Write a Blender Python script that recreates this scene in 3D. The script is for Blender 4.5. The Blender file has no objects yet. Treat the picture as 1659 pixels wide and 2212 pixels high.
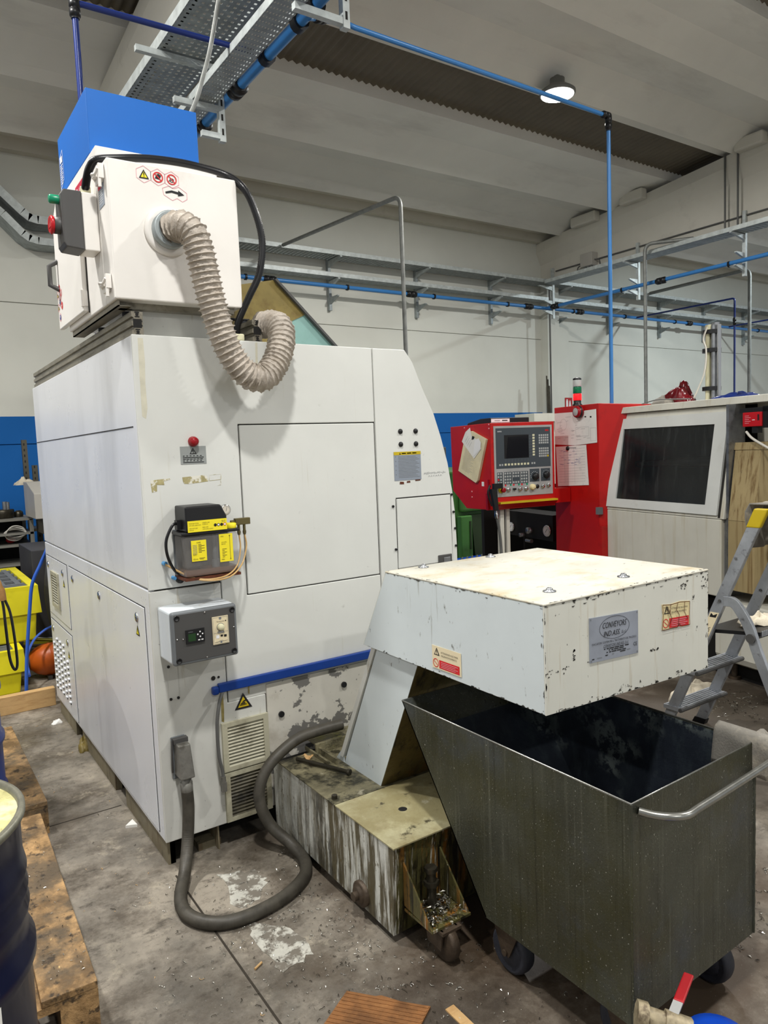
import bpy, bmesh, math, random
from mathutils import Vector, Matrix
random.seed(7)
scene = bpy.context.scene
COL = scene.collection
PI = math.pi
ROOTM = {}

# ------------------------------------------------------------------ helpers
def lin(c):
    return tuple(((v/255)/12.92 if v/255 <= .04045 else ((v/255+.055)/1.055)**2.4) for v in c) + (1.0,)

class MB:
    """collects shapes (in metres) and links them as ONE mesh object"""
    def __init__(s, frame=None):
        s.v = []; s.f = []; s.m = []; s.s = []; s.frame = frame
    def raw(s, vs, fs, mi=0, smooth=False):
        o = len(s.v); s.v += [tuple(p) for p in vs]
        for f in fs:
            s.f.append([o+i for i in f]); s.m.append(mi); s.s.append(smooth)
        return s
    def box(s, a, b, mi=0):
        x0,y0,z0 = [min(p,q) for p,q in zip(a,b)]; x1,y1,z1 = [max(p,q) for p,q in zip(a,b)]
        return s.raw([(x0,y0,z0),(x1,y0,z0),(x1,y1,z0),(x0,y1,z0),(x0,y0,z1),(x1,y0,z1),(x1,y1,z1),(x0,y1,z1)],
                     [(0,3,2,1),(4,5,6,7),(0,1,5,4),(1,2,6,5),(2,3,7,6),(3,0,4,7)], mi)
    def hexa(s, p, mi=0):   # bottom ring 4, top ring 4
        return s.raw(p, [(0,3,2,1),(4,5,6,7),(0,1,5,4),(1,2,6,5),(2,3,7,6),(3,0,4,7)], mi)
    def prism(s, poly, axis, a, b, mi=0):
        """poly: 2D points; axis 'x' -> (y,z), 'y' -> (x,z), 'z' -> (x,y)"""
        def P(p, t):
            return (t,p[0],p[1]) if axis=='x' else ((p[0],t,p[1]) if axis=='y' else (p[0],p[1],t))
        n = len(poly); vs = [P(p,a) for p in poly]+[P(p,b) for p in poly]
        fs = [tuple(range(n)), tuple(range(2*n-1,n-1,-1))]+[(i,i+n,(i+1)%n+n,(i+1)%n) for i in range(n)]
        return s.raw(vs, fs, mi)
    def tube(s, path, r, n=12, mi=0, cap=True, closed=False):
        pts = [Vector(p) for p in path]; N = len(pts)
        rs = r if isinstance(r,(list,tuple)) else [r]*N
        T = []
        for i in range(N):
            if closed: t = pts[(i+1)%N]-pts[i-1]
            else: t = pts[min(i+1,N-1)]-pts[max(i-1,0)]
            T.append(t.normalized() if t.length > 1e-9 else Vector((0,0,1)))
        up = Vector((0,0,1)) if abs(T[0].z) < .9 else Vector((0,1,0))
        nrm = (up-T[0]*up.dot(T[0])).normalized(); vs = []; fs = []
        for i in range(N):
            if i:
                nrm = (nrm-T[i]*nrm.dot(T[i]))
                nrm = nrm.normalized() if nrm.length > 1e-6 else T[i].orthogonal().normalized()
            bi = T[i].cross(nrm)
            for k in range(n):
                a = 2*PI*k/n; vs.append(pts[i]+(nrm*math.cos(a)+bi*math.sin(a))*rs[i])
        M = N if closed else N-1
        for i in range(M):
            j = (i+1)%N
            for k in range(n):
                l = (k+1)%n; fs.append((i*n+k, i*n+l, j*n+l, j*n+k))
        s.raw(vs, fs, mi, True)
        if cap and not closed:
            s.raw([vs[k] for k in range(n)], [tuple(range(n-1,-1,-1))], mi)
            s.raw([vs[(N-1)*n+k] for k in range(n)], [tuple(range(n))], mi)
        return s
    def cyl(s, a, b, r, r2=None, n=20, mi=0):
        return s.tube([a,b], [r, r if r2 is None else r2], n, mi)
    def lathe(s, prof, c, axis='z', n=40, mi=0, smooth=True):
        """prof: (radius, height) list"""
        def P(r,h,a):
            u,v = r*math.cos(a), r*math.sin(a)
            d = {'z':(u,v,h),'y':(u,h,v),'x':(h,u,v)}[axis]
            return (c[0]+d[0],c[1]+d[1],c[2]+d[2])
        vs = [P(r,h,2*PI*k/n) for r,h in prof for k in range(n)]
        fs = [(i*n+k,i*n+(k+1)%n,(i+1)*n+(k+1)%n,(i+1)*n+k) for i in range(len(prof)-1) for k in range(n)]
        s.raw(vs, fs, mi, smooth)
        if prof[0][0] > 1e-5: s.raw(vs[:n], [tuple(range(n-1,-1,-1))], mi)
        if prof[-1][0] > 1e-5: s.raw(vs[-n:], [tuple(range(n))], mi)
        return s
    def sphere(s, c, r, mi=0, n=12, sc=(1,1,1)):
        vs=[];fs=[]
        for i in range(n+1):
            t=PI*i/n
            for k in range(2*n):
                a=PI*k/n
                vs.append((c[0]+r*sc[0]*math.sin(t)*math.cos(a),c[1]+r*sc[1]*math.sin(t)*math.sin(a),c[2]+r*sc[2]*math.cos(t)))
        for i in range(n):
            for k in range(2*n):
                fs.append((i*2*n+k,(i+1)*2*n+k,(i+1)*2*n+(k+1)%(2*n),i*2*n+(k+1)%(2*n)))
        return s.raw(vs,fs,mi,True)
    def sheet(s, P, th=.003, mi=0, smooth=True):
        """P: grid [i][j] of points, given thickness downwards along normal"""
        a=len(P);b=len(P[0]);N=[[None]*b for _ in range(a)]
        for i in range(a):
            for j in range(b):
                u=Vector(P[min(i+1,a-1)][j])-Vector(P[max(i-1,0)][j]);v=Vector(P[i][min(j+1,b-1)])-Vector(P[i][max(j-1,0)])
                n=u.cross(v); N[i][j]=n.normalized() if n.length>1e-9 else Vector((0,0,1))
        top=[Vector(P[i][j]) for i in range(a) for j in range(b)]
        bot=[Vector(P[i][j])-N[i][j]*th for i in range(a) for j in range(b)]
        n=a*b;fs=[]
        for i in range(a-1):
            for j in range(b-1):
                q=(i*b+j,(i+1)*b+j,(i+1)*b+j+1,i*b+j+1); fs.append(q); fs.append(tuple(n+k for k in reversed(q)))
        ring=[j for j in range(b)]+[i*b+b-1 for i in range(1,a)]+[(a-1)*b+j for j in range(b-2,-1,-1)]+[i*b for i in range(a-2,0,-1)]
        for k in range(len(ring)):
            p,q=ring[k],ring[(k+1)%len(ring)]; fs.append((p,q,n+q,n+p))
        return s.raw(top+bot,fs,mi,smooth)
    def build(s, name, mats, parent=None, bevel=0, seg=2, weld=False):
        if not isinstance(mats,(list,tuple)): mats=[mats]
        me = bpy.data.meshes.new(name)
        vs = [Vector(v) for v in s.v]
        if s.frame is not None: vs = [s.frame @ v for v in vs]
        rm = ROOTM.get(parent.name) if parent else None
        if rm is not None:
            inv = rm.inverted(); vs = [inv @ v for v in vs]; loc = Vector((0,0,0))
        elif parent is None:
            lo = [min(v[i] for v in vs) for i in range(3)]; hi = [max(v[i] for v in vs) for i in range(3)]
            loc = Vector(((lo[0]+hi[0])/2,(lo[1]+hi[1])/2,lo[2])); vs = [v-loc for v in vs]
        me.from_pydata([tuple(v) for v in vs], [], s.f)
        for m in mats: me.materials.append(m)
        me.polygons.foreach_set('material_index', s.m)
        me.polygons.foreach_set('use_smooth', s.s)
        bm = bmesh.new(); bm.from_mesh(me)
        if weld: bmesh.ops.remove_doubles(bm, verts=bm.verts, dist=1e-5)
        bmesh.ops.recalc_face_normals(bm, faces=bm.faces)
        bm.to_mesh(me); bm.free(); me.update()
        o = bpy.data.objects.new(name, me); COL.objects.link(o); o.location = loc
        if parent is not None:
            o.parent = parent; ROOTM[o.name] = rm
        else:
            ROOTM[o.name] = Matrix.Translation(loc)
        if bevel:
            md = o.modifiers.new('edge','BEVEL'); md.width = bevel; md.segments = seg; md.limit_method='ANGLE'; md.angle_limit=math.radians(40)
            md.harden_normals = False
        return o

def tag(o, label, cat, group=None, kind=None):
    o['label']=label; o['category']=cat
    if group: o['group']=group
    if kind: o['kind']=kind
    return o
def thing(name, label, cat, loc=(0,0,0), rotz=0, group=None):
    o = bpy.data.objects.new(name, None); COL.objects.link(o)
    o.empty_display_size=.1; o.location=loc; o.rotation_euler=(0,0,rotz)
    ROOTM[o.name] = Matrix.Translation(Vector(loc)) @ Matrix.Rotation(rotz,4,'Z')
    return tag(o,label,cat,group)
def struct(o, label=None):
    o['kind']='structure'
    if label: o['label']=label; o['category']=o.name.split('_')[0]
    return o
def part(o, label): o['label']=label; return o
def copy_tree(o, parent=None):
    c=o.copy(); COL.objects.link(c)
    if parent is not None: c.parent=parent
    ROOTM[c.name]=ROOTM.get(o.name)
    for ch in [x for x in bpy.data.objects if x.parent==o]: copy_tree(ch,c)
    return c

def curve(pts, n=8):
    """Catmull-Rom through points"""
    P=[Vector(p) for p in pts]; P=[P[0]*2-P[1]]+P+[P[-1]*2-P[-2]]; out=[]
    for i in range(1,len(P)-2):
        for k in range(n):
            t=k/n
            out.append(.5*((2*P[i])+(P[i+1]-P[i-1])*t+(2*P[i-1]-5*P[i]+4*P[i+1]-P[i+2])*t*t+(3*P[i]-P[i-1]-3*P[i+1]+P[i+2])*t**3))
    out.append(P[-2]); return out

_txt={}
def text_geo(body, size, shear=0, bold=False):
    key=(body,size,shear)
    if key in _txt: return _txt[key]
    cu=bpy.data.curves.new('lettering','FONT'); cu.body=body; cu.size=size; cu.shear=shear; cu.resolution_u=2; cu.fill_mode='FRONT'
    o=bpy.data.objects.new('lettering',cu); COL.objects.link(o)
    dg=bpy.context.evaluated_depsgraph_get(); me=bpy.data.meshes.new_from_object(o.evaluated_get(dg))
    r=([tuple(v.co) for v in me.vertices],[tuple(p.vertices) for p in me.polygons])
    bpy.data.objects.remove(o); bpy.data.curves.remove(cu); bpy.data.meshes.remove(me)
    _txt[key]=r; return r

class Label:
    """flat plate lying on a surface: origin = lower left corner, xd/yd in-plane unit vectors"""
    def __init__(s, origin, xd, yd, w, h, th=.002, frame=None, lift=.0006):
        s.o=Vector(origin); s.x=Vector(xd).normalized(); s.y=Vector(yd).normalized(); s.n=s.x.cross(s.y).normalized()
        s.w=w; s.h=h; s.mb=MB(frame); s.th=th; s.lev=th; s.lift=lift
        s.mats=[]
    def mi(s,m):
        if m not in s.mats: s.mats.append(m)
        return s.mats.index(m)
    def p(s,x,y,z): return s.o+s.x*x+s.y*y+s.n*z
    def plate(s,m,poly=None):
        poly=poly or [(0,0),(s.w,0),(s.w,s.h),(0,s.h)]; n=len(poly)
        vs=[s.p(a,b,0) for a,b in poly]+[s.p(a,b,s.th) for a,b in poly]
        s.mb.raw(vs,[tuple(range(n-1,-1,-1)),tuple(range(n,2*n))]+[(i,(i+1)%n,(i+1)%n+n,i+n) for i in range(n)],s.mi(m)); return s
    def flat(s,poly,m,l=1):
        z=s.th+s.lift*l; s.mb.raw([s.p(a,b,z) for a,b in poly],[tuple(range(len(poly)))],s.mi(m)); return s
    def rect(s,x,y,w,h,m,l=1): return s.flat([(x,y),(x+w,y),(x+w,y+h),(x,y+h)],m,l)
    def disc(s,x,y,r,m,l=1,n=24,ry=None):
        ry=ry or r; return s.flat([(x+r*math.cos(2*PI*k/n),y+ry*math.sin(2*PI*k/n)) for k in range(n)],m,l)
    def ring(s,x,y,r,t,m,l=1,n=40,ry=None):
        ry=ry or r; z=s.th+s.lift*l; vs=[];fs=[]
        for k in range(n):
            a=2*PI*k/n; vs+= [s.p(x+r*math.cos(a),y+ry*math.sin(a),z),s.p(x+(r-t)*math.cos(a),y+(ry-t)*math.sin(a),z)]
        for k in range(n):
            j=(k+1)%n; fs.append((2*k,2*j,2*j+1,2*k+1))
        s.mb.raw(vs,fs,s.mi(m)); return s
    def line(s,pts,t,m,l=1):
        for (a,b),(c,d) in zip(pts,pts[1:]):
            L=math.hypot(c-a,d-b) or 1; u,v=-(d-b)/L*t/2,(c-a)/L*t/2
            s.flat([(a+u,b+v),(a-u,b-v),(c-u,d-v),(c+u,d+v)],m,l)
        return s
    def loop(s,pts,t,m,l=1): return s.line(list(pts)+[pts[0]],t,m,l)
    def text(s,body,x,y,size,m,l=2,shear=0,wid=None,center=False):
        vs,fs=text_geo(body,size,shear)
        if not vs: return s
        xs=[v[0] for v in vs]; x0,x1=min(xs),max(xs); k=1
        if wid: k=wid/(x1-x0)
        if center: x=x-(x0+x1)/2*k
        z=s.th+s.lift*l
        s.mb.raw([s.p(x+v[0]*k,y+v[1],z) for v in vs],fs,s.mi(m)); return s
    def tri_warn(s,x,y,w,my,mk,sym='!',l=1):
        h=w*.87
        s.flat([(x,y),(x+w,y),(x+w/2,y+h)],mk,l)
        q=.12*w; s.flat([(x+q*1.5,y+q*.85),(x+w-q*1.5,y+q*.85),(x+w/2,y+h-q*1.7)],my,l+1)
        if sym=='!':
            s.flat([(x+w*.46,y+h*.3),(x+w*.54,y+h*.3),(x+w*.56,y+h*.66),(x+w*.44,y+h*.66)],mk,l+2)
            s.disc(x+w/2,y+h*.2,w*.045,mk,l+2,10)
        return s
    def build(s,name,parent): return s.mb.build(name,s.mats,parent)
CAMF=1576.477448
CAMC=(-0.78369303,-2.74449081,1.6)
CAMR=((0.82678698,-0.56115842,-0.03904519),(-0.08152933,-0.05086422,-0.99537219),(0.55657548,0.82614409,-0.08780475))
LAMP_A=185; LAMP_B=170; LAMP_C=200; LAMP_DAY=260; LAMP_FILL=120; WORLD=.5; EXPO=0.0
# ------------------------------------------------------------------ materials (all procedural)
MATS={}
def surf(name, col, rough=.5, metal=0.0, var=.06, vs=2.5, dirts=(), bump=0, bs=80, coat=0, emit=None, estr=0, trans=0, ior=1.45, alpha=1, rvar=0):
    m=bpy.data.materials.new(name); m.use_nodes=True; nt=m.node_tree; N=nt.nodes; L=nt.links
    b=N['Principled BSDF']; tc=N.new('ShaderNodeTexCoord'); geo=N.new('ShaderNodeNewGeometry')
    def noise(scale, detail=5, sc=(1,1,1), rgh=.6, off=0):
        mp=N.new('ShaderNodeMapping'); mp.inputs['Scale'].default_value=sc; mp.inputs['Location'].default_value=(off,off*1.7,off*.6)
        L.new(geo.outputs['Position'],mp.inputs['Vector'])
        n=N.new('ShaderNodeTexNoise'); n.inputs['Scale'].default_value=scale; n.inputs['Detail'].default_value=detail; n.inputs['Roughness'].default_value=rgh
        L.new(mp.outputs['Vector'],n.inputs['Vector']); return n.outputs['Fac']
    def ramp(fac,lo,hi):
        r=N.new('ShaderNodeMapRange'); r.inputs['From Min'].default_value=lo; r.inputs['From Max'].default_value=hi
        L.new(fac,r.inputs['Value']); return r.outputs['Result']
    c=lin(col)
    cur=None
    if var>0:
        mx=N.new('ShaderNodeMix'); mx.data_type='RGBA'
        mx.inputs['A'].default_value=tuple(max(0,v*(1-var*2)) for v in c[:3])+(1,)
        mx.inputs['B'].default_value=tuple(min(1,v*(1+var*2)) for v in c[:3])+(1,)
        L.new(ramp(noise(vs),.3,.7),mx.inputs['Factor']); cur=mx.outputs['Result']
    for i,d in enumerate(dirts):
        dc,amt,scale,sc,lo,hi=d[:6]
        mx=N.new('ShaderNodeMix'); mx.data_type='RGBA'
        f=ramp(noise(scale,7,sc,.65,off=3.1*(i+1)),lo,hi)
        mu=N.new('ShaderNodeMath'); mu.operation='MULTIPLY'; mu.inputs[1].default_value=amt; L.new(f,mu.inputs[0])
        fo=mu.outputs[0]
        if len(d)>6:   # mask: second noise (scale, lo, hi)
            f2=ramp(noise(d[6][0],3,(1,1,1),.5,off=11.3*(i+1)),d[6][1],d[6][2]); m2=N.new('ShaderNodeMath'); m2.operation='MULTIPLY'
            L.new(fo,m2.inputs[0]); L.new(f2,m2.inputs[1]); fo=m2.outputs[0]
        if len(d)>7:   # worn zone along one axis (axis, from, to), edge broken up by noise
            sp=N.new('ShaderNodeSeparateXYZ'); L.new(geo.outputs['Position'],sp.inputs[0]); ad=N.new('ShaderNodeMath'); ad.operation='MULTIPLY_ADD'
            L.new(noise(4,5,(1,1,.6),.6,off=7.7*(i+1)),ad.inputs[0]); ad.inputs[1].default_value=.5; L.new(sp.outputs[d[7][0]],ad.inputs[2])
            m3=N.new('ShaderNodeMath'); m3.operation='MULTIPLY'; L.new(fo,m3.inputs[0]); L.new(ramp(ad.outputs[0],d[7][1]+.25,d[7][2]+.25),m3.inputs[1]); fo=m3.outputs[0]
        L.new(fo,mx.inputs['Factor'])
        if cur is None: mx.inputs['A'].default_value=c
        else: L.new(cur,mx.inputs['A'])
        mx.inputs['B'].default_value=lin(dc); cur=mx.outputs['Result']
    if cur is None: b.inputs['Base Color'].default_value=c
    else: L.new(cur,b.inputs['Base Color'])
    b.inputs['Roughness'].default_value=rough; b.inputs['Metallic'].default_value=metal; b.inputs['IOR'].default_value=ior
    if rvar:
        mr=N.new('ShaderNodeMapRange'); mr.inputs['To Min'].default_value=max(.05,rough-rvar); mr.inputs['To Max'].default_value=min(1,rough+rvar)
        mr.inputs['From Min'].default_value=.3; mr.inputs['From Max'].default_value=.7
        L.new(noise(vs*3,6,off=5),mr.inputs['Value']); L.new(mr.outputs['Result'],b.inputs['Roughness'])
    if coat: b.inputs['Coat Weight'].default_value=coat; b.inputs['Coat Roughness'].default_value=.15
    if trans: b.inputs['Transmission Weight'].default_value=trans
    if alpha<1: b.inputs['Alpha'].default_value=alpha
    if emit: b.inputs['Emission Color'].default_value=lin(emit); b.inputs['Emission Strength'].default_value=estr
    if bump:
        bp=N.new('ShaderNodeBump'); bp.inputs['Strength'].default_value=bump; bp.inputs['Distance'].default_value=.01
        L.new(noise(bs,6,off=2),bp.inputs['Height']); L.new(bp.outputs['Normal'],b.inputs['Normal'])
    MATS[name]=m; return m
STREAK=(14,14,1.0)
white=surf('white enamel',(217,218,213),.36,dirts=[((150,140,105),.5,2.2,(6,6,.5),.66,.9),((165,152,112),.55,4,(16,16,.6),.62,.76,(1.4,.48,.62)),((95,85,70),.6,30,(1,1,1),.66,.74,(3,.5,.7))],var=.02,rvar=.05)
white_side=surf('white enamel side',(222,224,228),.30,dirts=[((170,160,135),.35,2.2,(5,5,.5),.66,.9),((150,150,150),.35,1.1,(1,2,.35),.52,.75)],var=.02,vs=1.2,rvar=.04)
white_low=surf('white enamel low',(206,206,200),.38,dirts=[((140,118,62),.85,3,(9,9,.7),.6,.78),((45,42,34),.8,55,(1,1,1),.66,.75)],var=.05)
white_clean=surf('white powder coat',(236,232,226),.4,var=.02,dirts=[((185,176,160),.45,3.5,(1,1,1),.62,.85)])
hood_white=surf('worn cream enamel',(213,213,203),.42,var=.04,dirts=[((158,132,84),.65,5,(9,9,.45),.58,.76),((50,47,42),.95,26,(1,1,1),.675,.70),((52,50,46),.9,80,(1,1,.4),.68,.72)])
hood_top=surf('worn ivory enamel',(196,193,180),.5,var=.05,vs=5,dirts=[((170,146,88),.7,5,(1,1.6,1),.50,.72),((150,130,80),.6,14,(1,2.2,1),.60,.72),((66,58,46),.95,22,(1.0,2.8,1),.665,.69)])
chip_sheet=surf('flaking painted sheet',(205,201,190),.5,var=.06,dirts=[((110,88,48),.6,4,(1,1,1),.55,.8),((110,108,104),1,6.2,(1,1,1.2),.535,.55),((40,36,28),.8,45,(1,1,1),.66,.73)])
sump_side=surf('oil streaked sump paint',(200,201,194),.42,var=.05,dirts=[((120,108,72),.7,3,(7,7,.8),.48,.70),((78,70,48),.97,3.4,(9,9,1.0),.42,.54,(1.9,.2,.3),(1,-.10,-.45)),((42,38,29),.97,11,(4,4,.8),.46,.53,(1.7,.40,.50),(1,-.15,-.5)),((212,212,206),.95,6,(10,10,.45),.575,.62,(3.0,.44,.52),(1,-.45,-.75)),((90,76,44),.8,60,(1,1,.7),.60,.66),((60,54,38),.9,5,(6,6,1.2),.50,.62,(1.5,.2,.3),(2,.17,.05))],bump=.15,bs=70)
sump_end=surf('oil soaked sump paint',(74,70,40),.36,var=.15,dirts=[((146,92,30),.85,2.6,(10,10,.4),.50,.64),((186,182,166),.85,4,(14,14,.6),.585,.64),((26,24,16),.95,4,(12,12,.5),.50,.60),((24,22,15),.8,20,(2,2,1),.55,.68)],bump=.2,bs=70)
sump_top=surf('oily sump lid',(176,170,136),.36,var=.1,vs=6,dirts=[((122,108,74),.8,6,(1,1,1),.46,.64),((136,126,88),.7,2.6,(1,1,1),.5,.6),((52,47,34),.9,14,(1,1,1),.6,.68),((212,208,190),.8,7,(1,1,1),.66,.74)],bump=.2,bs=90)
sump_top2=surf('grimy sump lid',(116,110,86),.42,var=.2,vs=14,dirts=[((44,42,30),.95,13,(1,1,1),.48,.6),((126,124,56),.7,5,(1,1,1),.57,.7),((186,180,160),.8,9,(1,1,1),.63,.72)],bump=.4,bs=120)
leg_white=surf('bluish white enamel',(204,212,214),.4,var=.03,dirts=[((92,82,38),.85,3,(10,10,.5),.63,.75),((70,62,40),.8,40,(1,1,.5),.64,.72)])
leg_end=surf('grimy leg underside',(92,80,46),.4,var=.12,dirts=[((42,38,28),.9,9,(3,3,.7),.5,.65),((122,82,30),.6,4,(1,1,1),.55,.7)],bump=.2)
bin_steel=surf('oily steel sheet',(76,78,68),.32,metal=.5,var=.18,vs=3,dirts=[((66,64,30),.8,1.7,(1,1,1),.46,.64),((84,92,104),.6,2.1,(1,1,1),.54,.70),((128,130,116),.5,5,(16,16,.35),.56,.76),((30,30,22),.6,4,(16,16,.3),.56,.74),((225,225,215),1,240,(1,1,.6),.645,.69)],bump=.25,bs=170,rvar=.12)  # pale specks paint the glint of clinging metal chips into the colour
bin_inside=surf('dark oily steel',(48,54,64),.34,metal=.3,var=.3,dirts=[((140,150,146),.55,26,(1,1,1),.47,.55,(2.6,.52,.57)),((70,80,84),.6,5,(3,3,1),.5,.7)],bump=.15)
bin_edge=surf('bare steel edge',(150,150,145),.3,metal=.9,var=.1,vs=20)
steel=surf('worn aluminium',(150,152,155),.36,metal=.85,var=.12,vs=12,dirts=[((60,58,52),.6,18,(1,1,1),.55,.75)],bump=.05)
ladder_al=surf('scuffed aluminium',(168,172,178),.42,metal=.55,var=.1,vs=9,dirts=[((70,68,62),.75,22,(1,1,1),.58,.7)],bump=.05)
chrome=surf('chrome',(200,200,200),.15,metal=1,var=0)
galv=surf('galvanised steel',(156,163,164),.5,metal=.4,var=.12,vs=14)
galv_lit=surf('galvanised lit tone',(196,202,200),.5,metal=.3,var=.1,vs=14)  # lighter copy of the zinc; lamp light on the lips is in the colour
black=surf('black plastic',(22,22,24),.4,var=.05)
darkgrey=surf('dark grey plastic',(74,73,72),.5,var=.04)
midgrey=surf('grey plastic',(108,112,115),.45,var=.03)
seam=surf('dark gap',(38,36,32),.8,var=0)
voidm=surf('unlit oily cavity',(16,15,14),.7,var=.1)  # near-black puts the shade of open cavities into the colour
plinth=surf('rusty stained plinth',(128,120,98),.6,var=.12,dirts=[((84,58,30),.8,4,(8,8,.8),.5,.7),((40,36,28),.8,9,(4,4,1),.58,.72)],bump=.1)
railblue=surf('blue rail paint',(14,58,140),.4,var=.06,dirts=[((20,26,50),.6,20,(1,1,1),.6,.75)])
boxblue=surf('blue powder coat',(0,98,186),.5,var=.015,bump=.02,bs=150)
pipeblue=surf('blue air pipe',(62,128,194),.3,var=.03)
pipedark=surf('dark blue air pipe',(24,44,110),.3,var=.03)
red=surf('red enamel',(186,20,18),.36,var=.05,dirts=[((120,10,10),.5,6,(1,1,1),.6,.75),((225,120,110),.7,30,(1,5,1),.72,.76)])
redp=surf('red plastic',(190,20,30),.3,var=0)
reddark=surf('red dome',(150,14,26),.25,var=0)
greenp=surf('green plastic',(10,140,100),.3,var=0)
yel=surf('yellow label',(242,224,40),.5,var=.02)
yelp=surf('yellow polyethylene',(226,214,30),.5,var=.05,dirts=[((120,116,20),.3,6,(1,1,1),.6,.8)])
green=surf('green machine enamel',(70,122,58),.4,var=.06,dirts=[((35,60,30),.5,6,(1,1,1),.6,.75)])
greendk=surf('dark green enamel',(38,56,30),.45,var=.1)
cream=surf('oil stained cream enamel',(208,206,194),.4,var=.04,dirts=[((168,150,104),.55,2.4,(9,9,.35),.54,.78),((110,88,50),.45,3,(14,14,.4),.68,.82)])
creamw=surf('door white enamel',(212,214,210),.36,var=.03,dirts=[((165,160,145),.5,4,(1,1,1),.6,.8)])
canister=surf('brown stained cover',(164,146,106),.45,var=.08,dirts=[((96,66,26),.85,2.2,(18,18,.45),.5,.68),((40,30,18),.9,40,(1,1,.4),.66,.72)])
glassdk=surf('dark tinted window',(30,33,35),.14,var=.15,vs=2,dirts=[((84,90,90),.6,3,(8,8,.3),.52,.8)],alpha=.62)
screen=surf('dark display',(26,26,30),.15,var=0)
panelgrey=surf('keypad foil',(62,70,76),.5,var=.03)
alu=surf('brushed front plate',(172,172,170),.4,metal=.25,var=.05,vs=8)
keycream=surf('cream key',(214,210,176),.5,var=0)
keygrey=surf('grey key',(170,172,170),.5,var=0)
paper=surf('paper',(232,231,226),.75,var=.03,vs=6,dirts=[((176,176,176),.5,10,(1,1,1),.6,.75)])
paperold=surf('stained paper',(222,212,178),.75,var=.06,vs=8,dirts=[((196,184,130),.6,9,(1,1,1),.55,.75)])
ink=surf('black ink',(22,22,24),.6,var=0)
inkgrey=surf('faded ink',(120,124,128),.6,var=0)
inkred=surf('red ink',(206,40,44),.5,var=0)
inkwhite=surf('white ink',(236,236,236),.5,var=0)
inkblue=surf('blue ink',(40,70,150),.5,var=0)
oldstain=surf('dried oil stain',(211,207,188),.45,var=.05,vs=20)
oldstain2=surf('olive oil stain',(150,136,84),.45,var=.2,vs=40)
chipdark=surf('bare chipped patch',(70,68,63),.6,var=.15,vs=40)
pink=surf('pale pink ink',(224,150,160),.5,var=0)
plategrey=surf('anodised nameplate',(150,156,168),.4,metal=.15,var=.05,vs=12)
labgrey=surf('grey safety label',(150,154,152),.5,var=.05)
bluelab=surf('grey blue safety label',(140,148,160),.45,var=.04)
yeldark=surf('yellow label band',(196,170,24),.5,var=.05)
beige=surf('worn beige label',(224,208,160),.55,var=.06,dirts=[((90,60,24),.9,9,(1,1,1),.62,.68)])
beigec=surf('clean beige label',(224,210,176),.55,var=.03)
residue=surf('glue residue',(170,160,115),.6,var=.12,vs=30,dirts=[((225,222,210),1,22,(1,1,1),.5,.54)])
rust=surf('rust',(92,46,24),.7,var=.2,vs=40,bump=.3)
grille=surf('dusty grille',(176,172,150),.55,var=.08,dirts=[((92,84,60),.7,10,(1,1,1),.5,.7)])
grilled=surf('oily grille slats',(80,74,56),.5,var=.15,dirts=[((30,27,20),.9,14,(1,1,1),.5,.65)])
duct=surf('grey fabric duct',(188,178,166),.6,var=.08,vs=12,dirts=[((150,136,118),.6,14,(1,1,1),.5,.7)],bump=.6,bs=60)
conduit=surf('black conduit',(26,26,28),.32,var=.05)
hosegrey=surf('dirty grey hose',(74,70,62),.5,var=.15,vs=10,dirts=[((40,37,32),.6,20,(1,1,1),.5,.7)])
cablegrey=surf('grey cable',(92,92,90),.5,var=.1)
plugm=surf('cast plug housing',(112,110,104),.5,metal=.3,var=.1,vs=20,dirts=[((62,58,50),.7,16,(1,1,1),.52,.7)],bump=.15)
tankclear=surf('smoked clear plastic',(176,172,168),.1,var=0,alpha=.22)
oil=surf('amber oil',(96,66,50),.2,var=.05)
tubeamb=surf('amber tube',(196,160,104),.3,var=.05)
bluefit=surf('light blue fitting',(90,160,215),.4,var=0)
dirtybody=surf('dirty valve body',(150,138,112),.5,metal=.2,var=.2,vs=30,dirts=[((80,66,50),.8,26,(1,1,1),.5,.62)])
galvdark=surf('dull zinc conduit',(128,130,126),.5,metal=.3,var=.1,vs=14)
brass=surf('tarnished brass',(110,100,66),.35,metal=.7,var=.1)
gaugeface=surf('gauge face',(214,206,192),.5,var=0)
mustard=surf('mustard stained sheet',(126,110,58),.5,var=.12,vs=6,dirts=[((92,70,28),.8,6,(1,1,1),.52,.68),((205,190,130),.4,9,(1,1,1),.6,.8)])
teal=surf('milky green sheet',(128,164,158),.35,var=.08,dirts=[((80,104,92),.5,6,(1,1,1),.55,.75)])
alprof=surf('aluminium extrusion',(142,136,122),.4,metal=.5,var=.12,vs=9,dirts=[((82,76,62),.7,5,(8,1,8),.5,.68)])
alend=surf('oily extrusion end',(48,44,32),.5,metal=.4,var=.2)
rubber=surf('black rubber',(28,28,32),.6,var=.1)
concrete_paint=surf('white wall plaster',(214,214,204),.85,var=.035,vs=.7,dirts=[((170,170,160),.3,2,(1,1,1),.62,.85)],bump=.03,bs=60)
ceilm=surf('precast ceiling concrete',(236,234,226),.9,var=.04,vs=.6,dirts=[((150,145,136),.4,1.4,(.3,1,1),.55,.8),((120,114,104),.35,30,(1,1,1),.72,.8)],bump=.03,bs=50)
girdm=surf('precast girder concrete',(212,208,196),.9,var=.04,vs=.7,dirts=[((150,146,138),.4,2.4,(1,1,1),.58,.8)],bump=.03,bs=50)
corrm=surf('dark corrugated sheet',(112,104,90),.7,var=.06)
fixt=surf('lamp housing',(120,120,116),.5,var=0)
emitm=surf('lamp lens',(255,252,245),.5,var=0,emit=(255,250,240),estr=1)
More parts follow.
